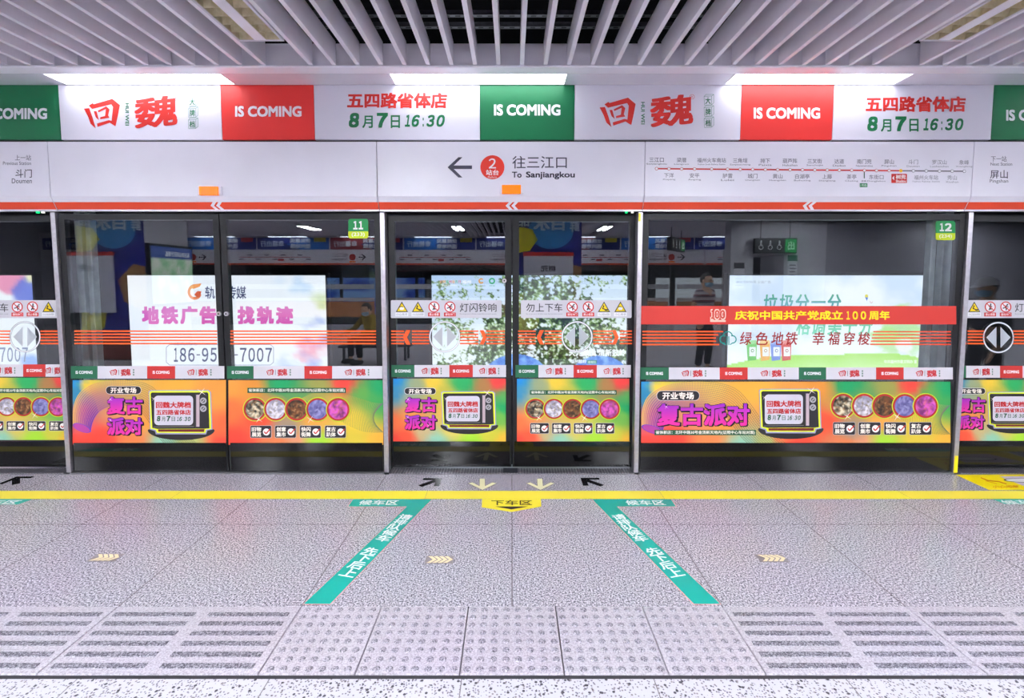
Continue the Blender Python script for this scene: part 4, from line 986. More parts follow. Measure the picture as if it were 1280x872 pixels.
m = MB(); SL.text(m, '天光鼓山 清新鼓岭', 711, 436, 782, 445, (252, 253, 255), 1, .022); SL.text(m, '福州鼓岭', 713, 449, 733, 454, (240, 248, 255), 1, .02); SL.rect(m, 734, 450, 746, 454.5, (40, 140, 120), 1); SL.text(m, '度假区', 735, 450.8, 745, 453.8, (240, 255, 250), 2)
SL.text(m, '清新福州', 566, 453.5, 586, 459, (246, 250, 255), 1, .03); m.build('lettering', LIT, tl)
def art_bins(u, v):
    n = fbm(u * 4, v * 3, 5, 5.5)
    c = mixc((206, 222, 246), (242, 246, 252), min(1, max(0, .35 + v * .8 + n * 1.2)))
    def blob(cx_, cy_, r, colr, k=1.0, w=.05):
        nonlocal c
        d = math.hypot((u - cx_) * 1.9, v - cy_) + .1 * fbm(u * 8, v * 8, 4, cx_ * 3)
        c = mixc(c, colr, k * max(0, min(1, (r - d) / w)))
    blob(.88, .5, .2, (176, 226, 140), .75); blob(.82, .66, .15, (180, 230, 140), .7); blob(.95, .65, .14, (190, 236, 160), .7); blob(.9, .72, .08, (246, 240, 244), .9)
    h = .86 - .09 * math.sin(u * 3.3 - .4) - .02 * math.sin(u * 9)
    if v > h: c = mixc((168, 226, 92), (206, 242, 170), (v - h) * 5 + .3 * n)
    return c
tl, sh = lightbox(910.5, 1157, 'backlit waste sorting box with bins on green hills behind the wide screen', art_bins, 120, 70)
m = MB(); SL.text(m, '讲文明树新风 公益广告', 920, 350.5, 963.5, 354, (150, 164, 190), 1)
for ch, x in zip('垃圾分一分', (953.5, 973.5, 993.5, 1014, 1033.5)): SL.text(m, ch, x, 367.5 if ch != '一' else 376, x + 18, 389.5 if ch != '一' else 378.6, (60, 160, 120), 1, .02, .14, (70, 150, 190))
for ch, x in zip('格调美十分', (995, 1014.5, 1034, 1053.5, 1073)): SL.text(m, ch, x, 396, x + 18, 418.5, (70, 175, 130), 1, .02, .14, (130, 220, 190))
m.build('headline_lettering', LIT, tl)
for x, c in zip((933, 949.5, 963, 976), ((104, 196, 92), (240, 176, 72), (112, 140, 222), (214, 74, 66))):
    m = MB(); w = 13
    SL.poly(m, [(x, 430), (x + w, 429), (x + w - .8, 449.5), (x + 1.5, 451)], c, 2); SL.poly(m, [(x - .6, 430.4), (x + .6, 425.4), (x + w - 1, 424.8), (x + w + .4, 429.4)], mixc(c, (255, 255, 255), .35), 2); SL.rect(m, x + 3.4, 433.5, x + w - 1.6, 445, (238, 240, 242), 3)
    SL.ell(m, x + w * .56, 438, 2, 2.2, mixc(c, (40, 40, 40), .3), 4, 12); SL.ell(m, x + w * .56, 438, 1.2, 1.3, (238, 240, 242), 5, 12); m.build('bin_picture', LIT, tl)
m = MB(); SL.ell(m, 1083, 370, 2.1, 2.4, (230, 216, 90), 1, 14); SL.poly(m, [(1081, 371.5), (1085, 371.5), (1083.4, 376)], (70, 120, 214), 2); SL.line(m, [(1087, 376), (1089, 379), (1091, 376.5)], .6, (200, 150, 160), 1); m.build('balloon_picture', LIT, tl)
m = MB(); SL.text(m, '中共福州市委文明办 宣', 1105, 449.5, 1146, 454, (250, 255, 246), 1, .014); m.build('lettering', LIT, tl)
lightbox(-640, -400, 'plain backlit box further along the track wall on the left', lambda u, v: W_, 4, 4)

# ================================================================== FLOOR MARKINGS
SF = Surf('z', .0, .0008)
SFM = printed('floor_film', .4, 0, .5)
YELW = (255, 240, 66)
def floor_poly(mb, pts, c, l=1): mb.face([(x, y, l * .0008) for x, y in pts], c)
m = MB()
xs = [-8, -3.9, -2.35, -.6, 1.05, 2.75, 3.9, 8]
for i in range(len(xs) - 1): floor_poly(m, [(xs[i], 3.312), (xs[i + 1] - .002, 3.312), (xs[i + 1] - .002, 3.443), (xs[i], 3.443)], (YELW, (255, 236, 74))[i % 2], 2)
tag(m.build('safety_line', SFM), 'long yellow safety line taped across the granite before the doors', 'floor line')
TEALF = (0, 172, 156)
def floor_text(mb, t, cx_, cy_, w, h, ang, c, l=2, bold=.02):
    """one upright character block in floor metres, turned by ang"""
    V, F = glyphs(t)
    a0 = min(v[0] for v in V); a1 = max(v[0] for v in V); b0 = min(v[1] for v in V); b1 = max(v[1] for v in V); ca, sa = math.cos(ang), math.sin(ang)
    for q, (dx, dy) in enumerate(((-bold, -bold), (bold, -bold), (bold, bold), (-bold, bold))):
        P = []
        for x, y in V:
            u = ((x + dx - a0) / (a1 - a0) - .5) * w; v = ((y + dy - b0) / (b1 - b0) - .5) * h
            P.append((cx_ + u * ca - v * sa, cy_ + u * sa + v * ca, l * .0008 + q * .00006))
        mb.mesh(P, F, c)
def queue_mark(s, ox, label, full=True):
    """s=-1: bar reaches to the left of the strip"""
    t = thing('queue_marking', label, 'floor marking', (ox, 3.25, 0))
    m = MB()
    A = [(s * 1.09, 3.310), (s * .550, 3.310), (s * .845, 2.206), (s * .968, 2.206), (s * .697, 3.2), (s * 1.09, 3.2)]
    P = lambda q: [(ox + x, y) for x, y in q]
    R2 = (222, 150, 150)
    floor_poly(m, P([(s * 1.094, 3.3105), (s * .546, 3.3105), (s * .841, 2.202), (s * .972, 2.202), (s * .701, 3.196), (s * 1.094, 3.196)]), R2, .6)
    floor_poly(m, P(A), TEALF, 1); st = m.build('strip', SFM, t)
    m = MB(); floor_text(m, '候车区', ox + s * .90, 3.256, .26, .072, 0, (240, 248, 246)); m.build('lettering', SFM, t); m = MB()
    ang = math.atan2(2.206 - 3.31, s * (.845 - .55)) + math.pi / 2      # across the strip
    d = Vector((s * (.906 - .62), 2.206 - 3.31)).normalized()
    for i, ch in enumerate('请排队候车'):
        q = Vector((s * .678, 3.053)) + d * (.068 * i); floor_text(m, ch, ox + q.x, q.y, .082, .064, ang, (240, 248, 246))
    m.build('lettering', SFM, t); m = MB()
    for i, ch in enumerate('先下后上'):
        q = Vector((s * .784, 2.655)) + d * (.070 * i); floor_text(m, ch, ox + q.x, q.y, .082, .066, ang, (240, 248, 246))
    m.build('lettering', SFM, t)
    return t
queue_mark(-1, 0, 'teal queue marking slanting down to the left of the centre doors')
queue_mark(1, 0, 'teal queue marking slanting down to the right of the centre doors')
for s, ox, lab in ((1, -4.41, 'teal queue marking end at the left edge below the yellow line'), (-1, 4.41, 'teal queue marking end at the right edge below the yellow sticker')):
    t = thing('queue_marking', lab, 'floor marking', (ox, 3.25, 0))
    m = MB()
    if s > 0: P = [on_z(-60, 623.5), on_z(41, 623.5), on_z(23, 630.5), on_z(-60, 630.5)]; tx = (-3.44, 3.262)
    else: P = [on_z(1238, 622.5), on_z(1350, 622.5), on_z(1350, 629.8), on_z(1256, 629.8)]; tx = (3.42, 3.262)
    floor_poly(m, P, TEALF, 1); m.build('strip', SFM, t)
    m = MB(); floor_text(m, '车区' if s > 0 else '候车', tx[0], tx[1], .2, .064, 0, (240, 248, 246)); m.build('lettering', SFM, t)
t = thing('alighting_sign', 'yellow arrow-shaped floor sign reading 下车区 before the centre doors', 'floor sign', (0, 3.25, 0))
m = MB(); SF.poly(m, [(602.6, 623.6), (676, 623.6), (676.6, 633), (639.4, 639.8), (602.2, 634)], (255, 236, 66), 1.5); m.build('backing', SFM, t)
m = MB(); SF.text(m, '下车区', 614, 625.2, 665, 631.4, (56, 46, 20), 3, .012); SF.poly(m, [(619, 633.1), (660, 633.1), (639.4, 636.8)], (52, 40, 44), 3); m.build('lettering', SFM, t)
CREAM = (238, 234, 190)
for dx, lab in ((0, 'pale yellow floor arrow pointing away from the centre doors, left one'), (72.6, 'pale yellow floor arrow pointing away from the centre doors, right one')):
    for l, q, c in ((1, 1.0, (60, 56, 50)), (2, 0.0, CREAM)):
        m = MB() if l == 1 else m
        e = .5 * q
        SF.poly(m, [(599.6 + dx * .99 - e, 598.3 - e * .4), (606 + dx * .99 + e, 598.3 - e * .4), (606.4 + dx + e, 611), (599.4 + dx - e, 611)], c, l)
        SF.poly(m, [(585.5 + dx - 2 * e, 604 - e * .2), (590.5 + dx, 602.9 - e), (602.8 + dx, 609.2 - e), (615.4 + dx, 602.9 - e), (620.6 + dx + 2 * e, 604 - e * .2), (603 + dx, 612.3 + e)], c, l + .2)
    tag(m.build('floor_arrow', SFM), lab, 'floor arrow')
BLK = mat('polished_black_inlay', (26, 25, 28), .12)
def black_arrow(x, y, s, label):
    """diagonal arrow towards the doors; s=1 points to the upper right"""
    m = MB(); a = math.radians(45)
    for q in ([(-.085, -.022), (.06, -.022), (.06, .022), (-.085, .022)],):
        P = []
        for u, v in q: P.append((x + s * (u * math.cos(a) - v * math.sin(a)), y + (u * math.sin(a) + v * math.cos(a)), .0012))
        m.face(P, (26, 25, 28), BLK)
    m.face([(x + s * -.06, y + .085, .0013), (x + s * .075, y + .085, .0013), (x + s * .075, y + .05, .0013), (x + s * -.06, y + .05, .0013)], (26, 25, 28), BLK)
    m.face([(x + s * .04, y + .085, .0014), (x + s * .08, y + .085, .0014), (x + s * .08, y - .06, .0014), (x + s * .04, y - .06, .0014)], (26, 25, 28), BLK)
    tag(m.build('floor_arrow', BLK), label, 'floor arrow')
x, y = on_z(537, 603.3); black_arrow(x, y, 1, 'shiny black diagonal floor arrow left of the centre doors')
x, y = on_z(741, 602.8); black_arrow(x, y, -1, 'shiny black diagonal floor arrow right of the centre doors')
x, y = on_z(20, 601); black_arrow(x, y, -1, 'shiny black diagonal floor arrow at the left edge')
t = thing('caution_sticker', 'yellow caution sticker on the floor at the right edge before the door', 'floor sticker', (3.9, 3.6, 0))
m = MB(); SF.poly(m, [(1194.5, 593.2), (1345, 592.6), (1395, 612.4), (1236.5, 612.4)], (255, 232, 0), 1); m.build('backing', SFM, t)
m = MB(); SF.poly(m, [(1249, 595.3), (1330, 595), (1350, 609), (1283, 608.6)], (226, 206, 232), 2)
X, Y = on_z(1287, 600.6); m.face([(X + .19 * math.cos(k * math.pi / 18), Y + .045 * math.sin(k * math.pi / 18), .0026) for k in range(36)], (26, 24, 28)); m.face([(X + .175 * math.cos(k * math.pi / 18), Y + .037 * math.sin(k * math.pi / 18), .0032) for k in range(36)], (244, 242, 246))
m.build('picture_patch', SFM, t)
m = MB(); SF.line(m, [(1226, 597), (1235, 600.6), (1249, 602), (1258, 604.8)], 1.1, (222, 110, 10), 2); SF.line(m, [(1232, 601), (1246, 604.6)], .7, (232, 150, 10), 2); SF.text(m, '小心间隙', 1241, 606.6, 1273, 609.8, (222, 120, 10), 2, .01); m.build('lettering', SFM, t)
# direction inlays
def guide_marker(cx_, cy_, label):
    x, y = on_z(cx_, cy_)
    t = thing('guide_marker', label, 'floor marker', (x, y, 0))
    m = MB(); m.box(x - .075, x + .075, y - .037, y + .037, 0, .0016); m.build('plate', noisy('marker_plate', (128, 119, 122), (140, 131, 134), 60, .4), t)
    for k in range(4):
        xa = x - .064 + k * .029
        m = MB()
        for s in (-1, 1): m.face([(xa + .028, y, .0025), (xa + .050, y, .0025), (xa + .021, y + s * .031, .0025), (xa - .001, y + s * .031, .0025)], (240, 222, 180))
        m.build('chevron', SFM, t)
guide_marker(549.3, 699.5, 'cream chevron marker inlaid in the granite before the centre doors')
guide_marker(132, 696.8, 'cream chevron marker inlaid in the granite on the left')
guide_marker(965, 697.6, 'cream chevron marker inlaid in the granite on the right')
# tactile paving
PAV = granite('tactile_granite', (208, 201, 211), (190, 183, 193), (162, 155, 165), 120, .55)
DOM = granite('tactile_dark', (190, 186, 196), (120, 116, 128), (60, 57, 68), 150, .55)
DOT = granite('tactile_stud', (200, 194, 204), (156, 150, 162), (76, 72, 84), 170, .6)
TY0, TY1 = 1.795, 2.189
def dotted(x0, x1, nx, label):
    t = thing('tactile_paver', label, 'tactile paver', ((x0 + x1) / 2, 1.99, -.02))
    m = MB(); m.box(x0 + .0025, x1 - .0025, TY0, TY1, -.021, .001); m.build('slab', PAV, t, bevel=.002)
    m = MB(); px_, py_ = .05, (TY1 - TY0) / 8
    for i in range(nx):
        for j in range(8):
            X = (x0 + x1) / 2 + (i - (nx - 1) / 2) * px_; Y = TY0 + (j + .5) * py_; V = []; F = []
            prof = [(.0155, .001), (.013, .0032), (.0095, .0048), (.005, .0052)]
            for r, z in prof: V += [(X + r * math.cos(k * math.pi / 6), Y + r * math.sin(k * math.pi / 6), z) for k in range(12)]
            for q in range(3): F += [(q * 12 + k, q * 12 + (k + 1) % 12, (q + 1) * 12 + (k + 1) % 12, (q + 1) * 12 + k) for k in range(12)]
            F.append(tuple(36 + k for k in range(12))); m.mesh(V, F)
    m.build('stud', DOT, t)
def barred(x0, x1, label):
    t = thing('tactile_paver', label, 'tactile paver', ((x0 + x1) / 2, 1.99, -.02))
    m = MB(); m.box(x0 + .0025, x1 - .0025, TY0, TY1, -.021, .001); m.build('slab', PAV, t, bevel=.002)
    m = MB(); w = x1 - x0
    for h in (0, 1):
        a = x0 + w * (.03 + .5 * h); b_ = a + w * .43
        for j in range(6):
            y = TY0 + .026 + j * .0595; m.box(a, b_, y, y + .026, .0005, .0042)
    m.build('bar', DOM, t, bevel=.003)
for x0, x1, n, lab in ((-.97, -.6, 7, 'studded paver at the left end of the dotted stretch, below the left teal strip'), (-.6, -.2, 8, 'studded paver second from the left of the dotted stretch'), (-.2, .2, 8, 'studded paver in the middle of the dotted stretch, under the floor joint'),
                       (.2, .6, 8, 'studded paver second from the right of the dotted stretch'), (.6, .97, 7, 'studded paver at the right end of the dotted stretch, below the right teal strip')): dotted(x0, x1, n, lab)
for x0, x1, lab in ((-1.815, -.97, 'ribbed guide paver next to the left end of the studded pavers'), (.97, 1.815, 'ribbed guide paver next to the right end of the studded pavers'), (-2.66, -1.815, 'ribbed guide paver cut by the left edge of the picture'), (1.815, 2.66, 'ribbed guide paver cut by the right edge of the picture'),
                    (-3.5, -2.66, 'ribbed guide paver beyond the left edge'), (2.66, 3.5, 'ribbed guide paver beyond the right edge')): barred(x0, x1, lab)

# ================================================================== THE PLATFORM BEHIND THE CAMERA (seen mirrored in the glass)
FB = Facing((0, YO + .1, 0), (-1, 0, 0), (0, 0, 1), .003)     # u = -x
w = MB(); w.box(-RX, RX, YO - .2, YO + .08, 2.02, 3.1); w.build('wall_opposite', WHITE2)['kind'] = 'structure'
for i in range(-6, 7):
    cset = [((20, 40, 130), (30, 110, 200)), ((30, 110, 200), (20, 40, 130)), ((150, 40, 50), (24, 40, 120))][i % 3]
    x0, x1 = i * 2.45 - 1.2, i * 2.45 + 1.2
    t = thing('banner_panel', 'blue advertising banner above the screens of the opposite track', 'banner', (-(x0 + x1) / 2, YO, 2.53), 'banners above the opposite screens')
    m = MB(); FB.rect(m, x0, 2.53, x1, 2.92, cset[0], 1); FB.poly(m, [(x0, 2.53), (x0 + 1.0, 2.53), (x0 + 1.4, 2.7), (x0 + .7, 2.92), (x0, 2.92)], cset[1], 2); FB.rect(m, x0 + .1, 2.78, x0 + .5, 2.92, (220, 200, 40) if i % 2 else (200, 60, 50), 3); m.build('board', PRINT, t)
    m = MB(); FB.text(m, '福州地铁', x0 + .6, 2.56, x0 + 1.3, 2.72, (230, 235, 245), 4, .03); FB.text(m, '便民惠民', x0 + .6, 2.75, x0 + 1.3, 2.89, (230, 235, 245), 4, .03); FB.text(m, '幸福出行', x0 + 1.5, 2.62, x0 + 2.3, 2.82, (220, 230, 245), 4, .02); m.build('lettering', PRINT, t)
FH = Facing((0, YO + .16, 0), (-1, 0, 0), (0, 0, 1), .003)
for i, u in enumerate((-10.7, -5.35, 0, 5.35, 10.7)):
    x = -u - 4.2
    t = thing('header_panel', 'white header panel above the screens of the opposite track', 'header panel', (x + 2.65, YO, 2.02), 'headers above the opposite screens')
    m = MB(); m.box(x + .01, x + 5.29, YO + .11, YO + .16, 2.02, 2.508); m.build('cover', WHITE, t)
    m = MB(); m.box(x + .01, x + 5.29, YO + .105, YO + .163, 2.015, 2.07); m.build('orange_stripe', mat('orange_film'), t)
    m = MB(); FH.ell(m, u, 2.27, .11, .11, (206, 44, 34), 1, 24); FH.poly(m, [(u - .46, 2.27), (u - .34, 2.37), (u - .29, 2.37), (u - .38, 2.285), (u - .2, 2.285), (u - .2, 2.255), (u - .38, 2.255), (u - .29, 2.17), (u - .34, 2.17)], (50, 48, 60), 1)
    FH.text(m, '往三江口', u + .16, 2.28, u + .66, 2.4, (60, 56, 72), 1); FH.text(m, 'To Sanjiangkou', u + .16, 2.15, u + .72, 2.24, (60, 56, 72), 1, .01); m.build('lettering', PRINT, t)
    m = MB(); m.box(-u - .1, -u + .1, YO + .16, YO + .19, 2.09, 2.14); m.build('lamp_lens', mat('orange_lens'), t)
    m = MB()
    uu = u + 2.6
    FH.rect(m, uu - 1.2, 2.26, uu + 1.2, 2.28, (190, 60, 55), 1)
    for k in range(9): FH.rect(m, uu - 1.2 + k * .28, 2.32 if k % 2 else 2.18, uu - 1.04 + k * .28, 2.36 if k % 2 else 2.22, (120, 116, 130), 1)
    FH.rect(m, uu - .3, 2.14, uu - .1, 2.22, (206, 40, 32), 2); m.build('route_map', PRINT, t)
for i in range(-3, 3):
    x0, x1 = i * 5.0 + .5, i * 5.0 + 5.42
    t = thing('fixed_screen', 'dark glass screen along the opposite track', 'glass screen', ((x0 + x1) / 2, YO, 0), 'screens of the opposite track')
    m = MB(); m.box(x0, x1, YO, YO + .012, .02, 2.01); m.build('glass', GLASS, t)
    m = MB()
    for q in (0, .25, .5, .75, 1): m.box(x0 + (x1 - x0) * q - .05, x0 + (x1 - x0) * q + .05, YO - .05, YO - .005, .01, 2.012)
    m.build('frame', FRAME, t)
    m = MB(); m.box(x0 + .1, x1 - .1, YO + .013, YO + .016, .25, .78, None, (170, 110, 70)); m.box(x0 + .1, x1 - .1, YO + .013, YO + .016, 1.2, 1.36, None, (190, 188, 194)); m.box(x0 + .1, x1 - .1, YO + .013, YO + .016, .8, .9, None, (200, 196, 200)); m.build('film', PRINT, t)
for x0, x1, fa in ((-7.6, -3.6, lambda u, v: mixc((20, 50, 170), (130, 170, 230), .5 + 1.4 * fbm(u * 5, v * 3, 4, 1) + .3 * v)), (5.9, 9.0, lambda u, v: (236, 238, 246))):
    t = thing('light_box', 'backlit %s advertisement box behind the opposite screens' % ('blue sky' if x0 < 0 else 'white'), 'light box', ((x0 + x1) / 2, YO - 3.5, .05))
    m = MB(); m.box(x0 - .04, x1 + .04, YO - 3.66, YO - 3.503, .02, 1.62); m.build('housing', FRAME, t)
    m = MB(); V = []; K = []; F = []
    for j in range(17):
        for i in range(25): V.append((x0 + (x1 - x0) * i / 24, YO - 3.5, .05 + 1.54 * j / 16)); K.append(lin(fa(i / 24, j / 16)))
    for j in range(16):
        for i in range(24): a = j * 25 + i; F.append((a, a + 1, a + 26, a + 25))
    m.mesh(V, F, cols=K); m.build('backlit_sheet', SCREEN, t)
# soffit lights of the other side
for c in LX:
    if abs(c) > 12: continue
    t = thing('soffit_light', 'soffit light panel along the opposite platform edge', 'ceiling light', (c, YO + .3, ZS), 'light panels along the opposite edge')
    m = MB(); m.box(c - LW, c + LW, YO + .17, YO + .36, ZS, ZS + .012); m.build('diffuser', GLOW, t)
    m = MB(); m.box(c - LW - .02, c + LW + .02, YO + .15, YO + .38, ZS + .012, ZS + .03); m.build('tray', WHITE2, t)
# advertising columns
def column(x, y, label, sign, so=0.0):
    t = thing('column', label, 'column', (x, y, 0)); a = .62; yf = y + a
    m = MB(); m.box(x - a, x + a, y - a, y + a, 0, ZS - .01); m.build('shaft', noisy('column_cladding', (150, 148, 154), (162, 160, 166), 3, .4), t, bevel=.01)
    m = MB(); Fc = Facing((x, yf + .004, 0), (-1, 0, 0), (0, 0, 1), .003)
    NAVY, SKY, YLW = (34, 38, 120), (60, 130, 190), (206, 196, 40)
    Fc.rect(m, -a, .02, a, ZS - .02, NAVY, 0)
    Fc.ell(m, -.05, 2.42, .42, .34, SKY, 1, 30); Fc.poly(m, [(.62, 2.0), (.35, 2.05), (.2, 2.25), (.3, 2.45), (.62, 2.5)], YLW, 2); Fc.poly(m, [(-.62, 2.6), (-.3, 2.62), (-.35, 2.9), (-.62, 2.9)], YLW, 2); Fc.poly(m, [(-.62, .9), (-.2, 1.1), (-.1, 1.5), (-.4, 1.8), (-.62, 1.75)], (150, 110, 70), 2)
    Fc.poly(m, [(.62, .5), (.2, .6), (.1, 1.1), (.4, 1.3), (.62, 1.2)], YLW, 2); Fc.rect(m, -.62, .02, .62, .4, (120, 60, 50), 2)
    m.build('advert_wrap', PRINT, t)
    m = MB(); Fc.text(m, '白水', -.3, 2.42, .28, 2.68, (196, 206, 216), 3, .04); Fc.text(m, '品', .36, 2.5, .58, 2.7, (196, 206, 216), 3, .03); Fc.text(m, '鲜', -.58, 2.4, -.4, 2.62, (196, 206, 216), 3, .03); m.build('lettering', PRINT, t)
    if sign:
        m = MB(); m.box(x + so - .46, x + so + .46, yf + .01, yf + .05, .9, 1.98, None, (196, 194, 206)); m.box(x + so - .47, x + so + .47, yf + .008, yf + .055, 1.95, 2.02, None, (190, 50, 40)); s = m.build('station_plate', PRINT, t)
        m = MB(); Fs = Facing((x + so, yf + .05, 0), (-1, 0, 0), (0, 0, 1), .002); Fs.text(m, '树兜', -.14, 1.66, .14, 1.78, (50, 46, 60), 1, .02); m.build('lettering', PRINT, s)
column(.68, -2.25, 'blue and yellow advertising column with the station name plate, mirrored in the right centre door', True)
column(-7.4, -2.25, 'blue and yellow advertising column mirrored in the swirl poster door', True, -.42)
# stair enclosure on the right
t = thing('stair_enclosure', 'pale grey stair enclosure on the platform mirrored in the wide screen', 'enclosure', (9, -6, 0))
m = MB(); GREYP = noisy('enclosure_panel', (168, 166, 172), (178, 176, 182), 2, .45)
m.box(5.3, 5.85, -4.85, -4.5, 0, 2.92); m.box(6.6, 15, -4.85, -4.5, 0, 2.92); m.box(5.85, 6.6, -4.85, -4.5, 2.1, 2.92); m.box(5.7, 6.75, -5.9, -5.7, 0, 2.3); m.box(6.6, 6.75, -5.7, -4.85, 0, 2.3); m.build('enclosure_wall', GREYP, t)
m = MB(); m.box(5.85, 6.6, -5.69, -5.65, 0.0, 2.1); m.build('lift_door', DARKSTEEL, t)
m = MB(); m.box(7.6, 15, -4.49, -4.46, 0, 2.9); m.build('wall_panel', noisy('enclosure_dark', (120, 118, 126), (128, 126, 134), 2, .4), t)
FE = Facing((0, -4.498, 0), (-1, 0, 0), (0, 0, 1), .003)
for x0, x1, z0, z1, head, lab in ((5.38, 5.64, 1.3, 1.92, (40, 40, 46), 'framed notice on the stair enclosure left of the lift door'), (6.68, 6.92, 1.55, 2.1, (40, 96, 70), 'direction list with a green heading right of the lift door')):
    t = thing('notice_board', lab, 'notice', ((x0 + x1) / 2, -4.49, z0))
    m = MB(); FE.rect(m, -x1, z0, -x0, z1, (206, 206, 212), 1); FE.rect(m, -x1, z1 - .14, -x0, z1, head, 2); m.build('board', PRINT, t)
    m = MB()
    for k in range(4): FE.rect(m, -x1 + .04, z0 + .06 + k * .08, -x0 - .05, z0 + .085 + k * .08, (90, 90, 98), 2)
    m.build('lettering', PRINT, t)
def hanging_sign(x, y, z, w, rot, label, lit):
    t = thing('hanging_sign', label, 'sign', (x, y, z))
    R = Matrix.Rotation(rot, 3, 'Z')
    def pt(u, v, n): q = R @ Vector((-u, n, 0)); return Vector((x + q.x, y + q.y, z + v))
    m = MB(); V = [pt(u, v, n) for n in (-.05, .05) for u, v in ((-w / 2, 0), (w / 2, 0), (w / 2, .36), (-w / 2, .36))]
    m.mesh(V, [(0, 1, 2, 3), (7, 6, 5, 4), (0, 4, 5, 1), (1, 5, 6, 2), (2, 6, 7, 3), (3, 7, 4, 0)]); m.build('sign_box', FRAME, t)
    m = MB(); o = pt(0, 0, .051); F2 = Facing(o, R @ Vector((-1, 0, 0)), (0, 0, 1), .002)
    F2.rect(m, -w * .5 + .02, .03, -w * .22, .33, (20, 130, 60), 1); F2.text(m, '出', -w * .44, .08, -w * .28, .28, (230, 245, 235), 2, .03)
    for k in range(3):
        u = -w * .16 + k * w * .22; F2.ring(m, u + .08, .14, .04, .06, (210, 214, 216), 1, 14); F2.rect(m, u + .06, .18, u + .1, .3, (210, 214, 216), 1)
    m.build('pictogram', SCREEN if lit else PRINT, t)
    m = MB()
    for u in (-w * .35, w * .35): m.tube([pt(u, .36, 0), tuple(Vector(pt(u, .36, 0)) + Vector((0, 0, ZS - .004 - z - .36)))], .012, n=8)
    m.build('hanger_rod', DARKSTEEL, t)
hanging_sign(6.3, -4.38, 2.14, 1.0, 0, 'dark exit sign over the lift door on the stair enclosure', False)
hanging_sign(4.57, -6.3, 2.3, 1.3, math.radians(-55), 'lit green exit sign hanging over the platform', True)
# map stand
t = thing('map_board', 'lit area map with a blue heading on the side of the left column', 'map board', (-6.76, -2.25, 1.0))
m = MB(); m.box(-6.777, -6.70, -2.88, -1.62, 1.0, 2.19); m.build('housing', FRAME, t, bevel=.01)
Fm = Facing((-6.698, -2.25, 0), (0, 1, 0), (0, 0, 1), .003)
m = MB(); field(Fm, m, -.59, 2.14, .59, 1.05, 30, 22, lambda u, v: (24, 70, 160) if v < .22 else mixc((150, 214, 160), (236, 244, 230), .5 + 1.3 * fbm(u * 5, v * 4, 4, 4)), 1); m.build('map_sheet', SCREEN, t)
m = MB(); Fm.text(m, '站点周边街区示意图', -.5, 1.96, .2, 2.06, (235, 240, 250), 2, .015); m.build('lettering', SCREEN, t)

# ================================================================== PEOPLE WAITING ON THE PLATFORM
def skin(name, chains, parent, m, sub=1):
    """one continuous surface grown round a skeleton; chains share their first joint by position"""
    V = []; E = []; Rr = []; idx = {}
    for ch in chains:
        prev = None
        for p, r in ch:
            k = tuple(round(q, 4) for q in p)
            if k not in idx: idx[k] = len(V); V.append(p); Rr.append(r)
            i = idx[k]
            if prev is not None and prev != i: E.append((prev, i))
            prev = i
    me = bpy.data.meshes.new(name); me.from_pydata([tuple(v) for v in V], E, []); me.update()
    o = bpy.data.objects.new(name, me); col.objects.link(o)
    sk = o.modifiers.new('skin', 'SKIN'); sk.use_smooth_shade = True
    lay = me.skin_vertices[0].data if me.skin_vertices else None
    if lay is None:
        bm = bmesh.new(); bm.from_mesh(me); bm.verts.layers.skin.verify(); bm.to_mesh(me); bm.free(); lay = me.skin_vertices[0].data
    for i, r in enumerate(Rr): lay[i].radius = (r, r) if not isinstance(r, tuple) else r
    lay[0].use_root = True
    s2 = o.modifiers.new('sub', 'SUBSURF'); s2.levels = sub; s2.render_levels = sub
    dg = bpy.context.evaluated_depsgraph_get(); me2 = bpy.data.meshes.new_from_object(o.evaluated_get(dg))
    bpy.data.objects.remove(o)
    me2.materials.clear(); me2.materials.append(m)
    me2.polygons.foreach_set('use_smooth', [True] * len(me2.polygons))
    ob = bpy.data.objects.new(name, me2); col.objects.link(ob); ob.parent = parent
    return ob
def ellipsoid(mb, c, r, m=None, n=20, rings=12, fn=None):
    V = []; F = []
    for j in range(rings + 1):
        a = math.pi * j / rings
        for i in range(n):
            b_ = 2 * math.pi * i / n; d = Vector((math.sin(a) * math.cos(b_), math.sin(a) * math.sin(b_), math.cos(a)))
            q = Vector((d.x * r[0], d.y * r[1], d.z * r[2]))
            if fn: q = fn(q, d)
            V.append(tuple(Vector(c) + q))
    for j in range(rings):
        for i in range(n): F.append((j * n + i, (j + 1) * n + i, (j + 1) * n + (i + 1) % n, j * n + (i + 1) % n))
    mb.mesh(V, F, (255, 255, 255), m)
SKINM = noisy('skin', (206, 160, 132), (214, 170, 142), 20, .5)
def stripes(name, a, b_, c):
    m = mat(name, a, .8); nt = m.node_tree; L = nt.links
    tc = nt.nodes.new('ShaderNodeTexCoord'); sp = nt.nodes.new('ShaderNodeSeparateXYZ'); L.new(tc.outputs['Object'], sp.inputs[0])
    mu = nt.nodes.new('ShaderNodeMath'); mu.operation = 'MULTIPLY'; mu.inputs[1].default_value = 11; L.new(sp.outputs[2], mu.inputs[0])
    fr = nt.nodes.new('ShaderNodeMath'); fr.operation = 'FRACT'; L.new(mu.outputs[0], fr.inputs[0])
    r = nt.nodes.new('ShaderNodeValToRGB'); r.color_ramp.interpolation = 'CONSTANT'; e = r.color_ramp.elements
    e[0].position = 0; e[0].color = lin(a); e[1].position = .5; e[1].color = lin(b_); q = e.new(.8); q.color = lin(c)
    L.new(fr.outputs[0], r.inputs[0]); L.new(r.outputs[0], nt.nodes['Principled BSDF'].inputs['Base Color'])
    return m
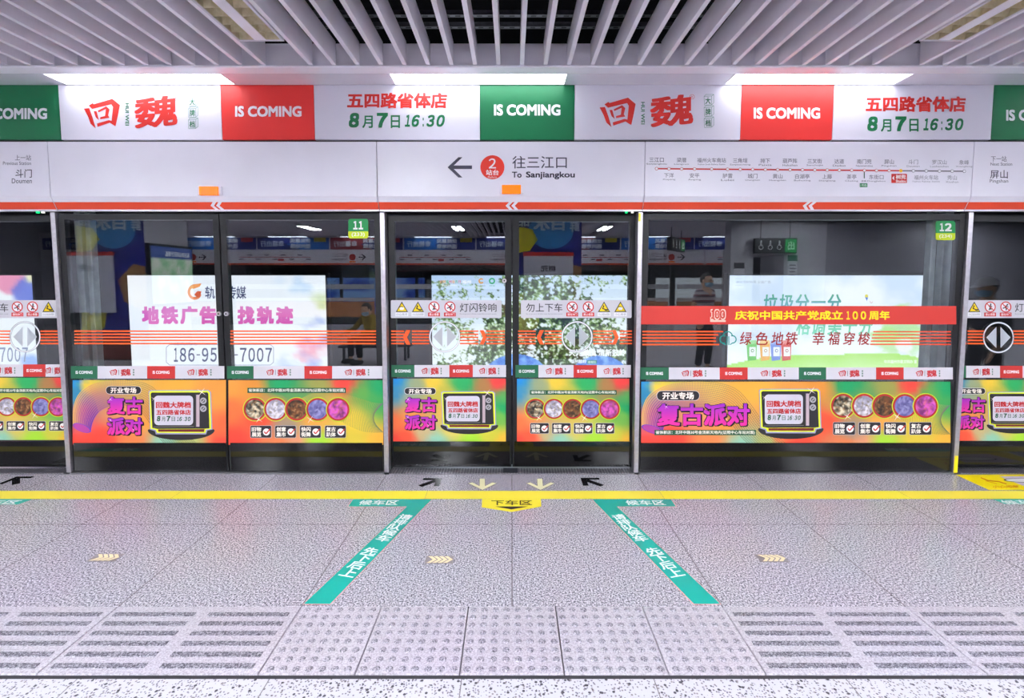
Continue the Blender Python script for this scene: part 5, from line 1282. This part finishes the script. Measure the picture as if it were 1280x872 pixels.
def person(label, loc, rotz, J, shirt, trousers, hairc, mask=None, cap=None, sleeve=.55):
    """J: joints in local metres, facing +y. One continuous body; clothes, hair, mask and cap are its children"""
    t = thing('person', label, 'person', loc); t.rotation_euler = (0, 0, rotz)
    P = {k: Vector(v) for k, v in J.items()}
    lerp = lambda a, b_, f: P[a].lerp(P[b_], f)
    hd = P['head']
    arms = []
    for s in 'lr':
        sh, el, wr = P['sh_' + s], P['el_' + s], P['wr_' + s]
        d = (wr - el).normalized(); palm = wr + d * .055
        arms.append([(P['chest'], .115), (sh, .058), (sh.lerp(el, .5), .045), (el, .036), (el.lerp(wr, .4), .034), (wr, .024), (palm, .030)])
        side = d.cross(Vector((0, 0, 1)));  side = side.normalized() if side.length > .01 else Vector((1, 0, 0))
        curl = Vector((0, .012, -.018))
        for k, (o, L) in enumerate(((-.026, .068), (-.009, .078), (.009, .073), (.026, .056))):
            b0 = palm + d * .028 + side * o
            arms.append([(palm, .030), (b0, .010), (b0 + d * L * .5 + curl * .4, .0088), (b0 + d * L + curl * 1.6, .0075)])
        sg = 1 if s == 'l' else -1
        arms.append([(palm, .030), (palm + side * (.036 * sg) + d * .004, .0105), (palm + side * (.05 * sg) + d * .036 + curl * .5, .0085)])
    legs = []
    for s in 'lr':
        legs.append([(P['pelvis'], .125), (P['hip_' + s], .085), (lerp('hip_' + s, 'kn_' + s, .5), .074), (P['kn_' + s], .055), (lerp('kn_' + s, 'an_' + s, .35), .053), (P['an_' + s], .036), (P['an_' + s] + Vector((0, .09, -.045)), .034), (P['an_' + s] + Vector((0, .16, -.05)), .028)])
    neck = P['chest'].lerp(hd, .62)
    spine = [(P['pelvis'], .125), (P['pelvis'].lerp(P['chest'], .5), .118), (P['chest'], .115), (P['chest'].lerp(neck, .6), .07), (neck, .05), (hd + Vector((0, -.01, -.05)), .062)]
    body = skin('body', [spine] + arms + legs, t, SKINM, 1)
    m = MB()
    def face(q, d):
        if d.y > 0: q.y *= .92 + .06 * abs(d.z)
        if d.z < -.2: q.x *= 1 + .28 * d.z; 
        if d.y > .9 and -.35 < d.z < .12: q.y += .020 * (1 - abs(d.x) * 3.2) if abs(d.x) < .3 else 0
        if d.y > .7 and .02 < d.z < .22 and .22 < abs(d.x) < .5: q.y -= .008
        return q
    ellipsoid(m, (0, 0, 0), (.077, .098, .122), None, 32, 24, face)
    for s in (-1, 1): ellipsoid(m, (s * .078, -.008, -.005), (.012, .02, .032), None, 10, 8)
    h = m.build('head', SKINM, t, smooth=True); h.location = hd; h.matrix_parent_inverse = Matrix(); h.rotation_euler = (math.radians(J['nod'][0]), 0, math.radians(J['nod'][2]))
    def onhead(mb, name, m_):
        o = mb.build(name, m_, None, smooth=True); o.parent = h; return o
    for s in (-1, 1):
        m = MB(); ellipsoid(m, (s * .031, .083, .012), (.0125, .008, .0075), None, 12, 8); onhead(m, 'eye', mat('eye_dark', (40, 32, 30), .2))
    m = MB(); ellipsoid(m, (0, .082, -.058), (.025, .007, .007), None, 12, 8); onhead(m, 'mouth', mat('lips', (170, 96, 88), .5))
    if hairc:
        m = MB(); ellipsoid(m, (0, -.014, .022), (.084, .1, .112), None, 26, 16, lambda q, d: Vector((q.x, q.y - (.035 if d.y > .35 and d.z < .45 else 0), max(q.z, -.055) if d.y < .3 else max(q.z, .03)))); onhead(m, 'hair', noisy('hair', hairc, mixc(hairc, (70, 60, 55), .4), 40, .6))
    if mask:
        m = MB(); ellipsoid(m, (0, .012, -.048), (.074, .098, .056), None, 24, 14, lambda q, d: Vector((q.x, max(q.y, .0), q.z))); onhead(m, 'face_mask', mat('mask_blue', mask, .8))
        m = MB()
        for s in (-1, 1): m.tube([(s * .07, .03, -.03), (s * .08, 0, -.005), (s * .079, -.02, -.02)], .002, n=5)
        onhead(m, 'ear_loop', mat('loop_white', (230, 230, 235), .8))
    if cap:
        m = MB(); ellipsoid(m, (0, -.006, .035), (.092, .112, .098), None, 26, 16, lambda q, d: Vector((q.x, q.y, max(q.z, .0)))); onhead(m, 'cap_crown', noisy('cap_cloth', cap, mixc(cap, (255, 255, 255), .12), 90, .9))
        m = MB(); V = []; F = []
        for z in (.03, .036):
            for i in range(13):
                a = math.pi * i / 12; V.append((.086 * math.cos(a), .07 + .04 * math.sin(a) - .02, z)); V.append((.084 * math.cos(a), .07 + .125 * math.sin(a), z - .022 * math.sin(a)))
        n = 26
        for i in range(12):
            a = 2 * i; F += [(a, a + 2, a + 3, a + 1), (n + a, n + a + 1, n + a + 3, n + a + 2), (a + 1, a + 3, n + a + 3, n + a + 1), (a, n + a, n + a + 2, a + 2)]
        m.mesh(V, F); onhead(m, 'cap_brim', mat('cap_cloth'))
    # clothes
    sl = []
    for s in 'lr':
        sh, el, wr = P['sh_' + s], P['el_' + s], P['wr_' + s]
        ch = [(P['chest'], .128), (sh, .07), (sh.lerp(el, .5), .06)]
        if sleeve < .9: ch.append((sh.lerp(el, .72), .056))
        else: ch += [(el, .05), (el.lerp(wr, .9), .036)]
        sl.append(ch)
    torso = [(P['pelvis'] + Vector((0, 0, .0)), .142), (P['pelvis'].lerp(P['chest'], .5), .134), (P['chest'], .128), (P['chest'].lerp(neck, .52), .082)]
    skin('shirt', [torso] + sl, t, shirt, 1)
    tr = [[(P['pelvis'] + Vector((0, 0, .02)), .137), (P['pelvis'], .134)]]
    for s in 'lr': tr.append([(P['pelvis'], .134), (P['hip_' + s], .098), (lerp('hip_' + s, 'kn_' + s, .5), .087), (P['kn_' + s], .069), (lerp('kn_' + s, 'an_' + s, .5), .064), (lerp('kn_' + s, 'an_' + s, .94), .058)])
    skin('trousers', tr, t, trousers, 1)
    for s in 'lr':
        a = P['an_' + s]; m = MB(); ellipsoid(m, tuple(a + Vector((0, .07, -.045))), (.05, .14, .052), None, 18, 10, lambda q, d: Vector((q.x, q.y, max(q.z, -.042)))); o = m.build('shoe', noisy('shoe_dark', (30, 28, 30), (44, 42, 44), 20, .5), None, smooth=True); o.parent = t
    return t
STAND = dict(pelvis=(0, 0, .88), chest=(0, 0, 1.24), head=(0, .02, 1.49), sh_l=(-.19, 0, 1.32), sh_r=(.19, 0, 1.32), el_l=(-.29, -.04, 1.06), el_r=(.29, -.04, 1.06), wr_l=(-.17, .12, .93), wr_r=(.17, .12, .93),
             hip_l=(-.09, 0, .82), hip_r=(.09, 0, .82), kn_l=(-.12, .02, .46), kn_r=(.12, .02, .46), an_l=(-.14, -.02, .09), an_r=(.14, -.02, .09), nod=(-4, 0, 0))
person('standing person in striped polo shirt, blue mask and dark trousers, hands at the waist', (3.12, -.42, 0), math.radians(-38), STAND,
       stripes('polo_stripes', (196, 192, 200), (96, 84, 100), (120, 44, 56)), noisy('trousers_navy', (30, 30, 40), (40, 40, 50), 30, .8), (24, 22, 22), (150, 190, 220))
S2 = dict(STAND); S2.update(head=(0, .03, 1.41), chest=(0, 0, 1.17), sh_l=(-.18, 0, 1.24), sh_r=(.18, 0, 1.24), el_l=(-.24, .02, .98), el_r=(.24, .02, .98), wr_l=(-.2, .1, .76), wr_r=(.2, .1, .76), nod=(-2, 0, 0))
person('standing person in a grey baseball cap and dark jacket near the right edge door', (5.35, 2.15, 0), math.radians(86), S2,
       noisy('jacket_dark', (36, 36, 44), (48, 48, 56), 20, .8), MATS['trousers_navy'], (24, 22, 22), (120, 150, 190), (236, 236, 244), .95)
SIT = dict(pelvis=(0, 0, .42), chest=(0, .08, .74), head=(0, .16, .96), sh_l=(-.18, .08, .82), sh_r=(.18, .08, .82), el_l=(-.26, .26, .6), el_r=(.25, .22, .6), wr_l=(-.2, .46, .56), wr_r=(.14, .42, .54),
           hip_l=(-.09, .03, .42), hip_r=(.09, .03, .42), kn_l=(-.13, .42, .45), kn_r=(.13, .42, .45), an_l=(-.14, .4, .09), an_r=(.14, .4, .09), nod=(-14, 0, 0))
person('seated person in mustard jacket and dark trousers leaning forward on a bench', (-2.55, -1.55, 0), math.radians(40), SIT,
       noisy('jacket_mustard', (150, 124, 36), (166, 140, 50), 20, .85), MATS['trousers_navy'], (22, 20, 20), (130, 150, 170), None, .95)
t = thing('bench', 'low dark metal bench under the seated person', 'bench', (-2.55, -1.7, 0))
m = MB(); m.box(-3.2, -1.9, -1.82, -1.45, .255, .295); m.build('seat', DARKSTEEL, t, bevel=.008)
for x in (-3.1, -2.0):
    for y in (-1.78, -1.49): m = MB(); m.box(x - .02, x + .02, y - .02, y + .02, 0, .255); m.build('leg', DARKSTEEL, t)
bpy.context.view_layer.update()
